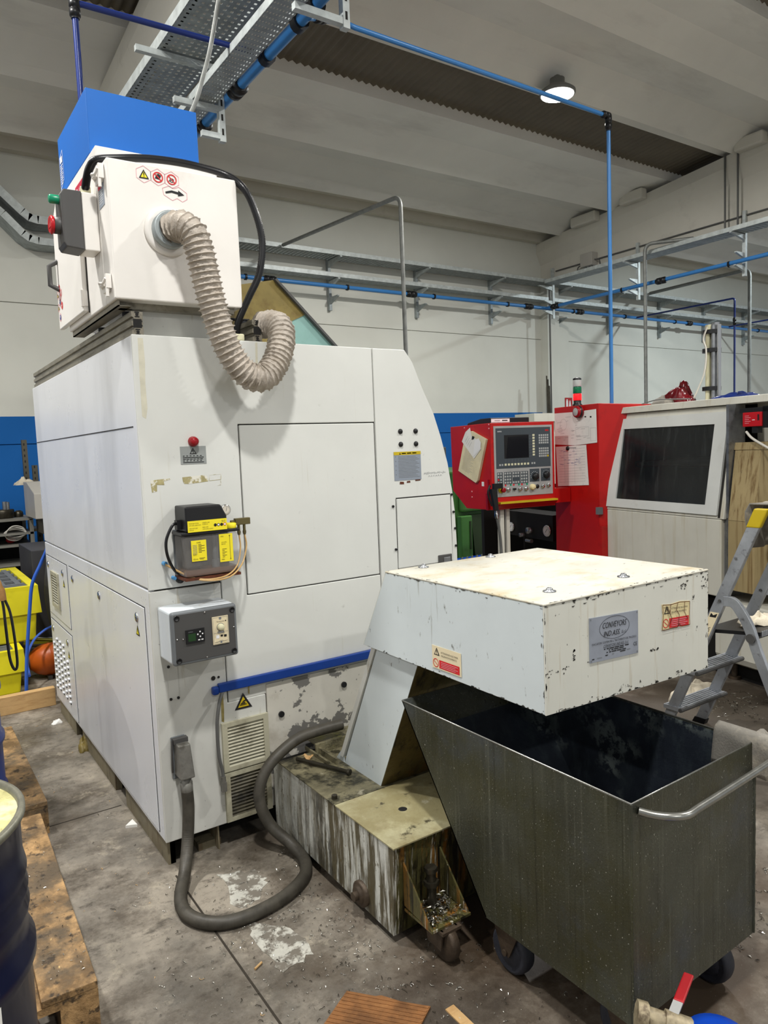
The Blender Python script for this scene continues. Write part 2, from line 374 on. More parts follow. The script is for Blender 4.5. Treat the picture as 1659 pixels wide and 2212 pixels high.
drumblue=surf('dark navy drum paint',(15,20,46),.3,var=.08,dirts=[((110,112,116),.4,16,(1,1,1),.68,.76)])
drumblue2=surf('royal blue drum paint',(32,54,126),.35,var=.1,dirts=[((170,175,185),.6,20,(1,1,.4),.66,.74)])
drumlid=surf('yellowed drum lid',(190,184,128),.5,var=.15,vs=16,dirts=[((226,222,190),.7,12,(1,1,1),.48,.62),((120,112,66),.7,26,(1,1,1),.54,.66)],bump=.2)
drumrim=surf('bare drum rim',(128,126,112),.4,metal=.5,var=.15,vs=25)
wood=surf('oily pallet wood',(178,142,96),.65,var=.18,vs=7,dirts=[((104,80,50),.9,7,(1.2,.8,1),.44,.58),((84,74,60),.85,3.2,(1,1,1),.50,.62),((46,38,30),.85,24,(1,1,1),.56,.64),((220,190,130),.7,60,(1,.4,1),.66,.72)],bump=.5,bs=70)
woodpale=surf('pale timber',(196,160,110),.7,var=.1,vs=4,dirts=[((160,116,66),.6,7,(1,8,8),.5,.7)],bump=.15)
woodbrown=surf('brown board',(138,92,48),.65,var=.12,vs=4,dirts=[((84,52,26),.7,9,(9,1.5,1),.5,.66)],bump=.15)
shelfm=surf('grey shelf steel',(136,134,126),.5,var=.08,metal=.2)
slotpost=surf('slotted angle post',(86,82,70),.5,var=.12,metal=.3)
toolsteel=surf('dark tool steel',(70,66,56),.35,metal=.7,var=.2,vs=15)
greybox=surf('grey sheet cabinet',(176,172,164),.45,var=.03)
darkcab=surf('anthracite cabinet',(62,62,66),.5,var=.06)
orange=surf('rusty orange enamel',(196,92,30),.38,var=.08,dirts=[((70,44,24),.9,20,(1,1,1),.66,.72),((150,140,120),.7,5,(1,1,1),.66,.72)])
ropem=surf('rope',(150,110,62),.8,var=.15,vs=20)
whitecable=surf('white cable',(214,210,200),.5,var=0)
cloth=surf('used white rag',(206,196,176),.9,var=.08,vs=9,dirts=[((150,132,110),.6,8,(1,1,1),.55,.75)],bump=.3,bs=120)
clothgrey=surf('grey terry rag',(128,124,116),.95,var=.1,vs=9,dirts=[((186,176,156),.6,9,(1,1,1),.52,.66)],bump=.25,bs=160)
bagred=surf('shiny dark red bag',(96,14,22),.22,var=.2,vs=14)
cardboard=surf('brown corrugated board',(134,90,50),.75,var=.14,vs=9,dirts=[((84,54,28),.7,9,(1,1,1),.48,.64),((172,124,74),.6,14,(1,1,1),.58,.7)])
leverred=surf('red lever sleeve',(168,24,32),.45,var=.1)
hoseblue=surf('blue hose',(46,92,186),.35,var=.03)
caskblue=surf('bright blue plastic',(6,66,180),.35,var=.03)
tyre=surf('grey rubber tyre',(44,46,54),.6,var=.12,vs=20,bump=.2)
rustwheel=surf('rusty castor',(78,66,54),.5,metal=.4,var=.2,vs=20,bump=.2)
swarfm=surf('metal swarf',(190,188,180),.25,metal=.9,var=.15,vs=60)
swarfd=surf('dark swarf',(60,54,44),.4,metal=.6,var=.15,vs=60)
paintmark=surf('worn white floor paint',(186,184,174),.8,var=.08,vs=14,dirts=[((112,106,96),1,16,(1,1,1),.47,.55)])
jointm=surf('floor joint',(52,46,38),.9,var=.1,vs=30)
signred=surf('red fire sign',(176,34,34),.5,var=0)
ledclear=surf('clear lens',(212,216,212),.15,var=0,trans=.3)
ledgreen=surf('green lens',(8,112,72),.2,var=0)
ledred=surf('lit red lens',(230,20,24),.2,var=0,emit=(255,24,30),estr=1.5)
lcd=surf('dim green display',(34,64,34),.3,var=0)
mutedred=surf('label red',(190,26,60),.5,var=0)

# floor
def floor_mat():
    m=bpy.data.materials.new('worn oily concrete'); m.use_nodes=True; nt=m.node_tree; N=nt.nodes; L=nt.links; b=N['Principled BSDF']
    geo=N.new('ShaderNodeNewGeometry')
    def nz(scale,det,rgh=.6,off=0,sc=(1,1,1)):
        mp=N.new('ShaderNodeMapping'); mp.inputs['Location'].default_value=(off,off,0); mp.inputs['Scale'].default_value=sc; L.new(geo.outputs['Position'],mp.inputs['Vector'])
        n=N.new('ShaderNodeTexNoise'); n.inputs['Scale'].default_value=scale; n.inputs['Detail'].default_value=det; n.inputs['Roughness'].default_value=rgh
        L.new(mp.outputs[0],n.inputs['Vector']); return n.outputs['Fac']
    def mr(f,lo,hi,amt=1):
        r=N.new('ShaderNodeMapRange'); r.inputs['From Min'].default_value=lo; r.inputs['From Max'].default_value=hi; r.inputs['To Max'].default_value=amt; L.new(f,r.inputs['Value']); return r.outputs[0]
    def mix(a,bc,f):
        x=N.new('ShaderNodeMix'); x.data_type='RGBA'; L.new(f,x.inputs['Factor'])
        if isinstance(a,tuple): x.inputs['A'].default_value=lin(a)
        else: L.new(a,x.inputs['A'])
        x.inputs['B'].default_value=lin(bc); return x.outputs['Result']
    c=mix((98,93,85),(156,147,133),mr(nz(1.6,8,.68),.38,.60))
    c=mix(c,(80,71,60),mr(nz(2.6,9,.74,4),.46,.60,.85))
    c=mix(c,(180,170,150),mr(nz(5,9,.78,9),.56,.68,.7))
    c=mix(c,(56,49,41),mr(nz(9,9,.76,14,(1,1.6,1)),.54,.66,.75))
    c=mix(c,(70,63,54),mr(nz(34,6,.75,17),.55,.68,.6))
    # brown oil soaked patch between sump, bin and ladder
    def spot(cx,cy,rad):
        d=N.new('ShaderNodeVectorMath'); d.operation='DISTANCE'; L.new(geo.outputs['Position'],d.inputs[0]); d.inputs[1].default_value=(cx,cy,0)
        a=N.new('ShaderNodeMath'); a.operation='MULTIPLY_ADD'; L.new(nz(2.2,8,.7,6),a.inputs[0]); a.inputs[1].default_value=-1.6; L.new(d.outputs['Value'],a.inputs[2])
        return mr(a.outputs[0],rad-.8,rad-1.25)
    c=mix(c,(78,64,50),(lambda f:f)(spot(1.15,-1.0,1.0)))
    oil=spot(.55,-1.25,.33); c=mix(c,(40,33,25),oil)
    c=mix(c,(74,66,56),(lambda f:f)(spot(2.9,-.6,1.2)))
    c=mix(c,(200,196,184),mr(nz(170,3,.5,3),.7,.76,.7))
    c=mix(c,(40,36,30),mr(nz(120,3,.5,8),.69,.75,.7))
    L.new(c,b.inputs['Base Color'])
    L.new(mr(nz(3,6,.6,2),.3,.7,.35),b.inputs['Roughness'])
    r=N.new('ShaderNodeMath'); r.operation='ADD'; r.inputs[1].default_value=.38; L.new(mr(nz(3,6,.6,2),.3,.7,.35),r.inputs[0]); L.new(r.outputs[0],b.inputs['Roughness'])
    bp=N.new('ShaderNodeBump'); bp.inputs['Strength'].default_value=.25; bp.inputs['Distance'].default_value=.01; L.new(nz(60,8,.7),bp.inputs['Height']); L.new(bp.outputs[0],b.inputs['Normal'])
    return m
floorm=floor_mat()
def wall_mat():
    m=surf('two tone wall paint',(216,216,206),.8,var=.03,vs=.8,bump=.03,bs=60)
    nt=m.node_tree; N=nt.nodes; L=nt.links; b=N['Principled BSDF']
    src=b.inputs['Base Color'].links[0].from_socket
    geo=N.new('ShaderNodeNewGeometry'); sp=N.new('ShaderNodeSeparateXYZ'); L.new(geo.outputs['Position'],sp.inputs[0])
    gt=N.new('ShaderNodeMath'); gt.operation='LESS_THAN'; gt.inputs[1].default_value=2.115; L.new(sp.outputs['Z'],gt.inputs[0])
    mx=N.new('ShaderNodeMix'); mx.data_type='RGBA'; L.new(gt.outputs[0],mx.inputs['Factor']); L.new(src,mx.inputs['A']); mx.inputs['B'].default_value=lin((0,92,166)); L.new(mx.outputs['Result'],b.inputs['Base Color'])
    return m
wallm=wall_mat()
# ------------------------------------------------------------------ the hall
def roofz(y): return 5.65-.088*y
o=MB().box((-9,-9,-.12),(22,6.7,0)).build('floor',floorm); struct(o)
fl=o
j=MB()
j.box((-3,.655,0),(-.02,.661,.0012)); j.build('joint',jointm,fl)
MB().box((-.004,-6,0),(.003,-.06,.0012)).build('joint',jointm,fl)
MB().box((-3,5.2,0),(9,5.206,.0012)).build('joint',jointm,fl)
def blob(pts,seed,z=.0014,sub=5,amp=.012):
    rnd=random.Random(seed); out=[]
    for i in range(len(pts)):
        a=pts[i]; b=pts[(i+1)%len(pts)]
        for k in range(sub):
            t=k/sub; out.append((a[0]+(b[0]-a[0])*t+rnd.uniform(-amp,amp),a[1]+(b[1]-a[1])*t+rnd.uniform(-amp,amp)))
    return out
MB().prism(blob([(.135,-.16),(.25,-.205),(.265,-.30),(.20,-.39),(.10,-.40)],1),'z',0,.0014).build('paint_mark',paintmark,fl)
MB().prism(blob([(.095,-.485),(.15,-.53),(.23,-.66),(.215,-.76),(.09,-.79),(.085,-.62)],2),'z',0,.0014).build('paint_mark',paintmark,fl)

w=MB()
for z0,z1 in ((0,1.795),(1.805,3.385),(3.395,5.02)): w.box((-9,6.5,z0),(22,6.7,z1))
w.box((-9,6.53,0),(22,6.705,5.7)); struct(w.build('wall_back',wallm))
w=MB().box((-9,6.38,5.02),(22,6.7,5.16)); struct(w.build('trim_1',girdm))
# roof: wing shaped precast elements running along X, corrugated strips between them
tA=[(3.94,.0),(4.40,.03),(4.76,-.05),(4.90,-.10),(4.96,.02),(5.45,.09),(5.80,-.02),(5.96,-.10),(6.0,.08),(6.70,.06)]
tB=[(1.21,0),(1.62,.03),(1.84,-.05),(1.93,-.10),(1.99,.02),(2.56,.09),(2.78,-.02),(2.90,-.10),(2.96,.0),(3.14,0)]
def tile(prof,dy):
    low=[(y+dy,roofz(y+dy)+d) for y,d in prof]; up=[(y+dy,roofz(y+dy)+d+.14) for y,d in reversed(prof)]
    return low+up
per=2.73
r=MB()
r.prism(tile(tA,0),'x',-9,22)
for k in range(5):
    if 3.14-per*k>-9: r.prism(tile(tB,-per*k),'x',-9,22)
rf=r.build('ceiling',ceilm); struct(rf)
cs=MB()
for k in range(5):
    y0,y1=3.10-per*k,3.98-per*k; n=31*11; vs=[];fs=[]
    if y0<-9.5: continue
    for i in range(n*4+1):
        x=-9+31*i/(n*4); dz=.014*math.sin(2*PI*i/4)
        for y in (y0,y1): vs.append((x,y,roofz(y)+.125+dz))
    for i in range(n*4): fs.append((2*i,2*i+2,2*i+3,2*i+1))
    cs.raw(vs,fs,0,True)
part(cs.build('corrugated_strip',corrm,rf),'dark corrugated sheet between the roof elements')
# girders along Y
def girder(name,xa,xb,zl,flange=.10):
    g=MB(); ys=(6.5,-9)
    g.prism([(6.5,zl),(-9,zl),(-9,roofz(-9)-.42),(6.5,roofz(6.5)-.42)],'x',xa,xb)
    g.prism([(6.5,roofz(6.5)-.22),(-9,roofz(-9)-.22),(-9,roofz(-9)-.07),(6.5,roofz(6.5)-.07)],'x',xa-flange,xb+flange)
    a=[(xa,6.5),(xb,6.5)]
    P=[]
    for y in ys:
        P+= [(xa,y,roofz(y)-.42),(xb,y,roofz(y)-.42),(xb+flange,y,roofz(y)-.22),(xa-flange,y,roofz(y)-.22)]
    g.raw(P,[(0,1,2,3),(4,7,6,5),(0,3,7,4),(1,5,6,2),(0,4,5,1),(3,2,6,7)])
    return struct(g.build(name,girdm))
girder('beam_1',8.95,9.3,4.36)
girder('beam_2',1.26,2.1,4.9,.06)
struct(MB().box((8.93,6.34,0),(9.22,6.52,4.36)).build('column_1',concrete_paint))
struct(MB().box((9.28,6.42,0),(9.55,6.52,3.62)).build('column_2',concrete_paint))

g=MB()
for y0,y1 in ((5.12,5.62),(4.25,4.66),(2.45,2.84)): g.box((8.72,y0,roofz((y0+y1)/2)-.14),(8.86,y1,roofz((y0+y1)/2)+.02))
struct(g.build('trim_2',girdm,None,.025))
# ---- high bay lamps
def highbay(label,x,y,z,power,group='high-bay lamps under the roof'):
    t=thing('high_bay_lamp',label,'lamp',(x,y,z),0,None)
    MB().lathe([(.175,0),(.185,.01),(.185,.03),(.16,.05),(.10,.09),(.075,.10),(.075,.16),(.03,.165),(.03,.19)],(x,y,z),n=36).build('housing',fixt,t)
    MB().lathe([(.0,-.004),(.165,-.004),(.165,.004),(.0,.004)],(x,y,z),n=36).build('lens',emitm2,t)
    MB().cyl((x,y,z+.18),(x,y,roofz(y)-.04),.012,n=10).build('stem',fixt,t)
    li=bpy.data.lights.new('high_bay_light','AREA'); li.shape='DISK'; li.size=.31; li.energy=power; li.color=(1,.985,.95)
    lo=bpy.data.objects.new('high_bay_light',li); COL.objects.link(lo); lo.parent=t; lo.location=(0,0,-.012)
    if 'next bay' in label: li.color=(.84,.95,1)  # cool tint imitates daylight
    return t
emitm2=surf('lit lamp lens',(255,252,245),.5,var=0,emit=(255,252,245),estr=14)
highbay('lit round high-bay lamp hanging beside the dark corrugated roof strip',5.27,2.72,5.17,LAMP_B)
highbay('high-bay lamp over the white machine front',-.46,-2.45,5.35,LAMP_A)
highbay('high-bay lamp over the pallets at the white machine side',-1.5,1.3,5.3,LAMP_C)
highbay('high-bay lamp between the two machines',4.2,-2.45,5.35,LAMP_B)
for x_,y_,l_ in ((-6.2,-2.45,'added fill lamp far left of the aisle'),(-6.2,2.7,'added fill lamp far left near the back wall'),(5.2,-7.3,'added fill lamp behind the viewer on the right'),(-.46,-7.3,'added fill lamp behind the viewer')): highbay(l_,x_,y_,5.2,LAMP_FILL)  # unseen lamps added as fill and to bounce light onto the ceiling
highbay('added cool lamp imitating daylight in the next bay',12.5,2.4,5.2,LAMP_DAY)  # unseen lamp added in place of daylight from the right

# ---- galvanised wall trays on brackets
def tray(name,label,path_pts,wid_vec,th,mats,parent=None,slots=None,lip=.06,group=None):
    """tray swept along straight segments; wid_vec = horizontal vector across the tray"""
    t=thing(name,label,'cable tray',path_pts[0],0,group)
    W=Vector(wid_vec)
    P=[Vector(p) for p in path_pts]
    b=MB();l1=MB()
    for A,B in zip(P,P[1:]):
        d=(B-A).normalized(); up=W.normalized().cross(d); up=up if up.z>0 else -up
        def sl(mb,o0,o1,h0,h1):
            q=[A+o0+up*h0,A+o1+up*h0,B+o1+up*h0,B+o0+up*h0,A+o0+up*h1,A+o1+up*h1,B+o1+up*h1,B+o0+up*h1]
            mb.raw(q,[(0,3,2,1),(4,5,6,7),(0,1,5,4),(1,2,6,5),(2,3,7,6),(3,0,4,7)])
        u=W.normalized()*.003
        sl(l1,Vector((0,0,0)),u,0,lip); sl(l1,W-u,W,0,lip)
        # perforated floor: cross slats with open slots between
        Lg=(B-A).length; n=max(1,int(Lg/(slots or .05)))
        if slots:
            st=(B-A)/n; ru=W/4
            for i in range(n):
                a0=A+st*i; 
                q=[a0,a0+W,a0+W+st*.62,a0+st*.62]
                b.raw([p for p in q]+[p+up*.002 for p in q],[(0,3,2,1),(4,5,6,7),(0,1,5,4),(1,2,6,5),(2,3,7,6),(3,0,4,7)])
            for kk in range(9):
                o0=W*(kk/8*.93); o1=o0+W*.07
                sl(b,o0,o1,0.0003,.0024)
        else: sl(b,Vector((0,0,0)),W,0,.002)
    b.build('tray_floor',mats[0],t); n1=len(l1.v)//2
    for k in (0,1):
        q=MB()
        for f_ in range(0,len(l1.v)//8):
            if f_%2==k: q.raw(l1.v[f_*8:f_*8+8],[(0,3,2,1),(4,5,6,7),(0,1,5,4),(1,2,6,5),(2,3,7,6),(3,0,4,7)])
        q.build('side_lip',mats[1],t)
    return t
wt=('galvanised perforated cable trays on the back wall')
tray('cable_tray','long upper perforated cable tray on wall brackets',[(1.0,6.14,4.28),(22,6.14,4.28)],(0,.3,0),.002,(galv,galv_lit),slots=.06)
tray('cable_tray','narrow lower cable tray on the wall brackets',[(1.0,6.22,4.0),(22,6.22,4.0)],(0,.2,0),.002,(galv,galv_lit),slots=.06)
# the same two trays bend up to the left behind the blue-topped collector
tray('cable_tray','upper wall tray bending upward left of the blue-topped collector',[(1.0,6.2,4.21),(.80,6.2,4.20),(.70,6.2,4.22),(.62,6.2,4.28),(.44,6.2,4.45),(-.05,6.2,4.90)],(0,.29,0),.002,(galv,galv_lit),lip=.09)
tray('cable_tray','lower wall tray bending upward left of the blue-topped collector',[(1.0,6.2,3.98),(.79,6.2,3.98),(.69,6.2,4.0),(.615,6.2,4.05),(.43,6.2,4.24),(-.2,6.2,4.75)],(0,.299,0),.002,(galv,galv_lit),lip=.08)
brx=[3.09,4.63,6.18,7.72,9.30,10.72,12.27,13.79,15.33]
first=None
def wall_bracket(x):
    t=thing('wall_bracket','galvanised bracket post on the back wall carrying the two cable trays and the air pipe','bracket',(x,6.46,3.6),0,'tray bracket posts along the back wall')
    MB().box((x-.022,6.44,3.58),(x+.022,6.5,4.36)).build('post',galv,t)
    for z,l in ((4.265,.34),(3.985,.26),(3.76,.22)):
        MB().prism([(6.44,z),(6.44-l,z),(6.44-l,z-.012),(6.44,z-.09)],'x',x-.016,x+.016).build('arm',galv_lit if z>3.9 else galv,t)
    return t
b0=wall_bracket(brx[0])
for x in brx[1:]:
    c=copy_tree(b0); c.location=(x,6.46,3.6)
# blue air main on the wall with couplings and clamps
def airpipe(label,path,r,cat='pipe',mat=None,couplers=(),clamps=()):
    t=thing('air_pipe',label,cat,path[0])
    MB().tube(path,r,14).build('tube',mat or pipeblue,t)
    for a,b in couplers:
        a=Vector(a);b=Vector(b);m=(a+b)/2
        MB().tube([a,a.lerp(b,.12),a.lerp(b,.13),a.lerp(b,.45),a.lerp(b,.46),a.lerp(b,.54),a.lerp(b,.55),a.lerp(b,.87),a.lerp(b,.88),b],[r*1.35,r*1.35,r*1.75,r*1.75,r*1.4,r*1.4,r*1.75,r*1.75,r*1.35,r*1.35],14).build('coupling',black,t)
    for p,d in clamps:
        p=Vector(p);d=Vector(d); MB().tube([p-d*.012,p+d*.012],r*1.5,12).build('clamp',black,t)
    return t
yp=6.22; zp=3.87
airpipe('long blue compressed-air main below the cable trays on the back wall',[(2,yp,zp),(22,yp,zp)],.028,couplers=[((x-.09,yp,zp),(x+.09,yp,zp)) for x in (3.58,5.90,8.35,9.62,12.9)],
   clamps=[((x+.15,yp,zp),(1,0,0)) for x in brx])
airpipe('blue air pipe running beside the girder at the cable tray',[(8.78,6.2,3.87),(8.78,-4,3.9)],.028,couplers=[((8.78,6.1,3.87),(8.78,5.93,3.87)),((8.78,4.05,3.87),(8.78,3.88,3.87))],clamps=[((8.78,4.65,3.87),(0,1,0)),((8.78,2.92,3.87),(0,1,0))])
# girder posts and tray
tray('cable_tray','perforated cable tray along the concrete girder at the right',[(8.62,6.1,4.25),(8.62,-5,4.25)],(.28,0,0),.002,(galv,galv_lit),slots=.06)
for y in (6.2,4.47,2.79):
    t=thing('hanger_post',{6.2:'tray hanger post at the corner column',4.47:'slotted hanger post under the girder near the junction box',2.79:'slotted hanger post under the girder at the picture edge'}[y],'bracket',(8.92,y,3.7))
    MB().box((8.90,y-.022,3.70),(8.945,y+.022,4.55)).build('post',galv_lit,t)
    for z,l in ((4.24,.32),(4.0,.2),(3.83,.22)):
        MB().prism([(8.9,z),(8.9-l,z),(8.9-l,z-.012),(8.9,z-.07)],'y',y-.016,y+.016).build('arm',galv_lit,t)
t=thing('junction_box','grey junction box on the girder with cables curving out','junction box',(8.9,5.36,4.39))
MB().box((8.80,5.25,4.39),(8.948,5.49,4.60)).build('enclosure',greybox,t,bevel=.01)
cb=MB()
for k,y in enumerate((5.30,5.35,5.42)): cb.tube(curve([(8.87,y,4.39),(8.86,y-.01,4.33),(8.84,y,4.27)],5),.008,8)
cb.tube(curve([(8.87,5.25,4.48),(8.86,5.15,4.45),(8.85,5.12,4.32)],6),.01,8); cb.tube(curve([(8.87,5.49,4.44),(8.86,5.58,4.42),(8.85,5.60,4.30)],6),.01,8)
cb.build('cable',cablegrey,t)
tag(MB().tube([(8.93,6.13,4.49),(8.93,-4,4.50)],.011,8).build('conduit',cablegrey),'thin conduit clipped along the foot of the concrete girder','conduit')
for y,lab in ((3.02,'thin conduit dropping down the girder face left of its twin'),(2.84,'thin conduit dropping down the girder face nearer the picture edge')):
    tag(MB().tube([(8.84,y,5.33),(8.84,y,4.3)],.013,8).build('conduit',cablegrey),lab,'conduit')
# galvanised drop conduits
def conduit_drop(label,path,r=.022,mat=None):
    return tag(MB().tube(path,r,12).build('drop_conduit',mat or galvdark),label,'conduit')
def elbow(a,b,c,rad=.12,n=7):
    a,b,c=Vector(a),Vector(b),Vector(c); p=b+(a-b).normalized()*rad; q=b+(c-b).normalized()*rad
    return [a]+[(p*(1-t)**2+b*2*t*(1-t)+q*t*t) for t in [i/n for i in range(n+1)]]+[c]
conduit_drop('galvanised conduit coming from the wall tray and dropping behind the white machine',elbow((3.74,6.1,4.30),(3.74,3.45,4.14),(3.74,3.45,.0)))
conduit_drop('galvanised conduit dropping from the girder tray beside the blue drop pipe',elbow((8.7,3.4,4.32),(8.45,4.0,4.36),(8.45,4.0,.0)),.026)
conduit_drop('galvanised conduit from the far wall tray dropping at the right edge',elbow((11.5,6.12,4.33),(11.5,4.17,4.36),(11.5,4.17,.0)),.03)
airpipe('thin dark air pipe coming off the wall main and dropping behind the bar bundle',elbow((11.2,6.2,3.87),(11.2,4.26,3.87),(11.2,4.26,0),.05),.016,mat=pipedark,couplers=[((11.2,4.26,3.55),(11.2,4.26,3.42))])
airpipe('second thin dark air pipe coming off the wall main at the right edge',[(14.3,6.2,3.88),(14.3,4.4,3.9)],.016,mat=pipedark)
tag(MB().tube([(8.86,6.22,4.2),(8.86,6.22,.0)],.014,8).build('conduit',cablegrey),'thin grey conduit beside the corner column','conduit')
# fire sign and steel bars leaning in the corner
s=Label((9.60,6.415,2.19),(-1,0,0),(0,0,1),.17,.17); s=Label((9.42,6.415,2.17),(1,0,0),(0,0,1),.19,.20).plate(signred); s.rect(.03,.04,.05,.11,inkwhite).disc(.055,.16,.015,inkwhite).flat([(.10,.04),(.16,.04),(.14,.15),(.12,.15)],inkwhite)
tag(s.build('fire_sign',None),'small red fire extinguisher sign on the back wall','sign')
for k,(dx,h) in enumerate(((0,2.72),(.03,2.66),(.06,2.55))):
    tag(MB().tube([(8.62+dx,6.05,0.0),(8.70+dx,6.17,h)],.012,8).build('steel_bar',toolsteel),'dark steel bar leaning in the corner','bar','steel bars leaning in the corner')

# ---- overhead cable trays, blue main and hangers near the camera
tray('cable_tray','wide perforated overhead cable tray above the blue-topped collector',[(.78,3.4,4.1),(.82,-.6,4.1)],(.36,0,0),.002,(galv,galv_lit),slots=.045,lip=.07)
tray('cable_tray','second overhead cable tray hanging lower beside the blue main',[(1.005,2.4,3.85),(1.0,-.6,3.85)],(.15,0,0),.002,(galv,galv_lit),slots=.045,lip=.05)
def hanger(label,y,x,zb,arms):
    t=thing('hanger_post',label,'bracket',(x,y,zb))
    pm=MB().box((x-.02,y-.02,zb),(x+.02,y+.02,5.0))
    for i in range(9): pm.box((x-.006,y-.0215,zb+.04+i*.09),(x+.006,y-.0205,zb+.08+i*.09),1)
    pm.build('post',(galv_lit,seam),t)
    for xa,z in arms: MB().box((xa,y-.018,z-.035),(x,y+.018,z)).build('arm',galv_lit,t)
    return t
hanger('slotted hanger post with three arms above the blue-topped collector',1.9,1.19,3.62,((.66,4.09),(.88,3.84),(1.05,3.67)))
hanger('slotted hanger post at the top edge beside the blue main',.6,1.345,3.75,((1.05,3.80),))
airpipe('thick light blue overhead air main crossing above the collector',[(1.235,3.3,3.9),(1.25,-.9,3.9)],.032,couplers=[((1.238,1.66,3.9),(1.238,1.80,3.9)),((1.238,2.28,3.9),(1.238,2.38,3.9))],clamps=[((1.24,1.30,3.9),(0,2.2,0)),((1.246,.90,3.9),(0,2.2,0)),((1.248,.72,3.9),(0,2,0))])
airpipe('thin blue pipe joining the main and dropping behind the collector',elbow((1.22,1.29,3.9),(.184,1.31,3.9),(.184,1.31,2.06),.04),.0155,mat=pipedark,couplers=[((1.19,1.29,3.9),(1.10,1.29,3.9)),((.184,1.31,3.92),(.184,1.31,3.82))])
airpipe('thin blue overhead pipe dropping to the red control machine',[Vector((1.25,.80,3.88)),Vector((1.35,.87,3.935)),Vector((1.7,1.125,4.125))]+elbow((1.75,1.126,4.12),(4.095,1.143,4.11),(4.095,1.143,1.875),.04),.0155,couplers=[((1.30,.83,3.91),(1.42,.92,3.975)),((4.095,1.143,4.12),(4.095,1.143,4.0)),((4.11,1.143,4.112),(4.02,1.143,4.112))])
tag(MB().tube(curve([(.86,.75,4.25),(.775,.75,4.0),(.722,.75,3.788),(.668,.75,3.561),(.613,.72,3.407),(.537,.70,3.218),(.40,.70,3.0),(.30,.70,2.992)],8),.0105,10).build('flexible_conduit',galvdark),'grey flexible conduit running from the overhead tray down to the collector','conduit')
# ------------------------------------------------------------------ white machine tool cabinet
M=thing('machine_tool','large white machine tool cabinet with grey control box and blue rail at its foot','machine',(0,0,0))
XR=1.49
edge=[(1.212,2.042),(1.222,2.030),(1.257,1.985),(1.307,1.871),(1.37,1.752),(1.41,1.64),(1.447,1.512),(1.470,1.38),(1.482,1.282),(1.489,1.12),(1.489,.66)]
b=MB()
b.prism([(.012,.11),(.012,2.03),(1.20,2.03)]+[(x-.012,z-.004) for x,z in edge]+[(1.477,.11)],'y',.014,2.18)
b.build('body',seam,M)
g=.0035
def panel(name,poly,a=0,b2=.016,mat=white,bev=.003,axis='y',lab=None):
    o=MB().prism(poly,axis,a,b2).build(name,mat,M,bevel=bev)
    return part(o,lab) if lab else o
def inset(p): return p
# front (plane y=0)
panel('front_panel',[(-.012,2.048),(1.032,2.042),(1.032,1.716),(.380,1.716),(.380,1.024),(1.032,1.024),(1.032,.688),(.274,.684),(.274,1.098),(-.012,1.098)])
panel('access_panel',[(.3855,1.7115),(1.0285,1.7115),(1.0285,1.0285),(.3855,1.0285)])
panel('end_panel',[(1.038,2.042)]+edge[:-1]+[(1.489,1.0),(1.489,.66),(1.038,.66)],lab='white end panel with a curved outer edge')
panel('lower_panel',[(-.012,1.092),(.270,1.092),(.270,.60),(.436,.60),(.436,.105),(-.012,.105)],mat=white_low)
panel('lower_panel',[(.276,.684),(1.49,.684),(1.49,.60),(.276,.60)],.004,.016,white_low)
cp=panel('chipped_panel',[(.440,.640),(1.49,.640),(1.49,.115),(.440,.115)],-.003,.016,chip_sheet,.002,lab='chipped lower panel with bare grey patches')
for x,z in ((.50,.50),(.81,.56)): MB().cyl((x,-.004,z),(x,-.012,z),.013,n=10).build('bolt',black,cp)
# small access door at the right
sd=panel('side_door',[(1.138,1.362),(1.452,1.362),(1.457,1.04),(1.1325,1.04),(1.1345,.9),(1.457,.9)][:4][::1],-.004,.0,white)
fr=MB()
for p,q in (((1.133,1.3625),(1.455,1.368)),((1.1315,.9),(1.1345,1.362)),((1.456,1.04),(1.459,1.364))):
    fr.box((p[0],-.001,p[1]),(q[0],.002,q[1]))
fr.build('gap',seam,sd)
h=MB(); h.box((1.365,-.010,1.005),(1.448,-.003,1.075)); h.build('latch_plate',darkgrey,sd,bevel=.004)
MB().box((1.395,-.014,1.025),(1.435,-.009,1.062)).build('latch',steel,sd,bevel=.003)
for x,z in ((1.115,1.33),(1.122,1.13),(1.462,1.361),(1.471,1.276),(1.478,1.195),(1.4795,1.11)): MB().cyl((x,-.0005,z),(x,-.006,z),.006,n=8).build('screw',black,sd)
for x in (1.172,1.259):
    for z in (1.671,1.612): MB().lathe([(.012,0),(.012,-.004),(.008,-.009),(0,-.010)],(x,0,z),'y',14).build('bolt_cap',black,M)
# big grey label with yellow band
s=Label((1.130,-.0005,1.446),(1,0,0),(0,0,1),.154,.132,.001).plate(bluelab)
s.rect(0,.117,.154,.015,yeldark); s.tri_warn(.03,.119,.010,ink,ink,''); [s.rect(.045+.03*i,.1215,.024,.005,ink) for i in range(3)]
for i in range(15):
    z=.108-i*.0068; s.rect(.024,z,.10+.02*((i*7)%3)/2,.0022,inkgrey)
    if i%3==0: s.rect(.008,z-.001,.004,.005,inkgrey)
s.build('warning_label',M)
s=Label((1.148,-.0005,1.421),(1,0,0),(0,0,1),.135,.028,.0006)
s.flat([(.01,.008),(.035,.007),(.034,.018),(.012,.02)],rust,0); s.flat([(.05,.012),(.072,.013),(.07,.021),(.052,.02)],rust,0); s.flat([(.10,.018),(.13,.019),(.131,.025),(.10,.025)],rust,0)
s.build('glue_mark',M)
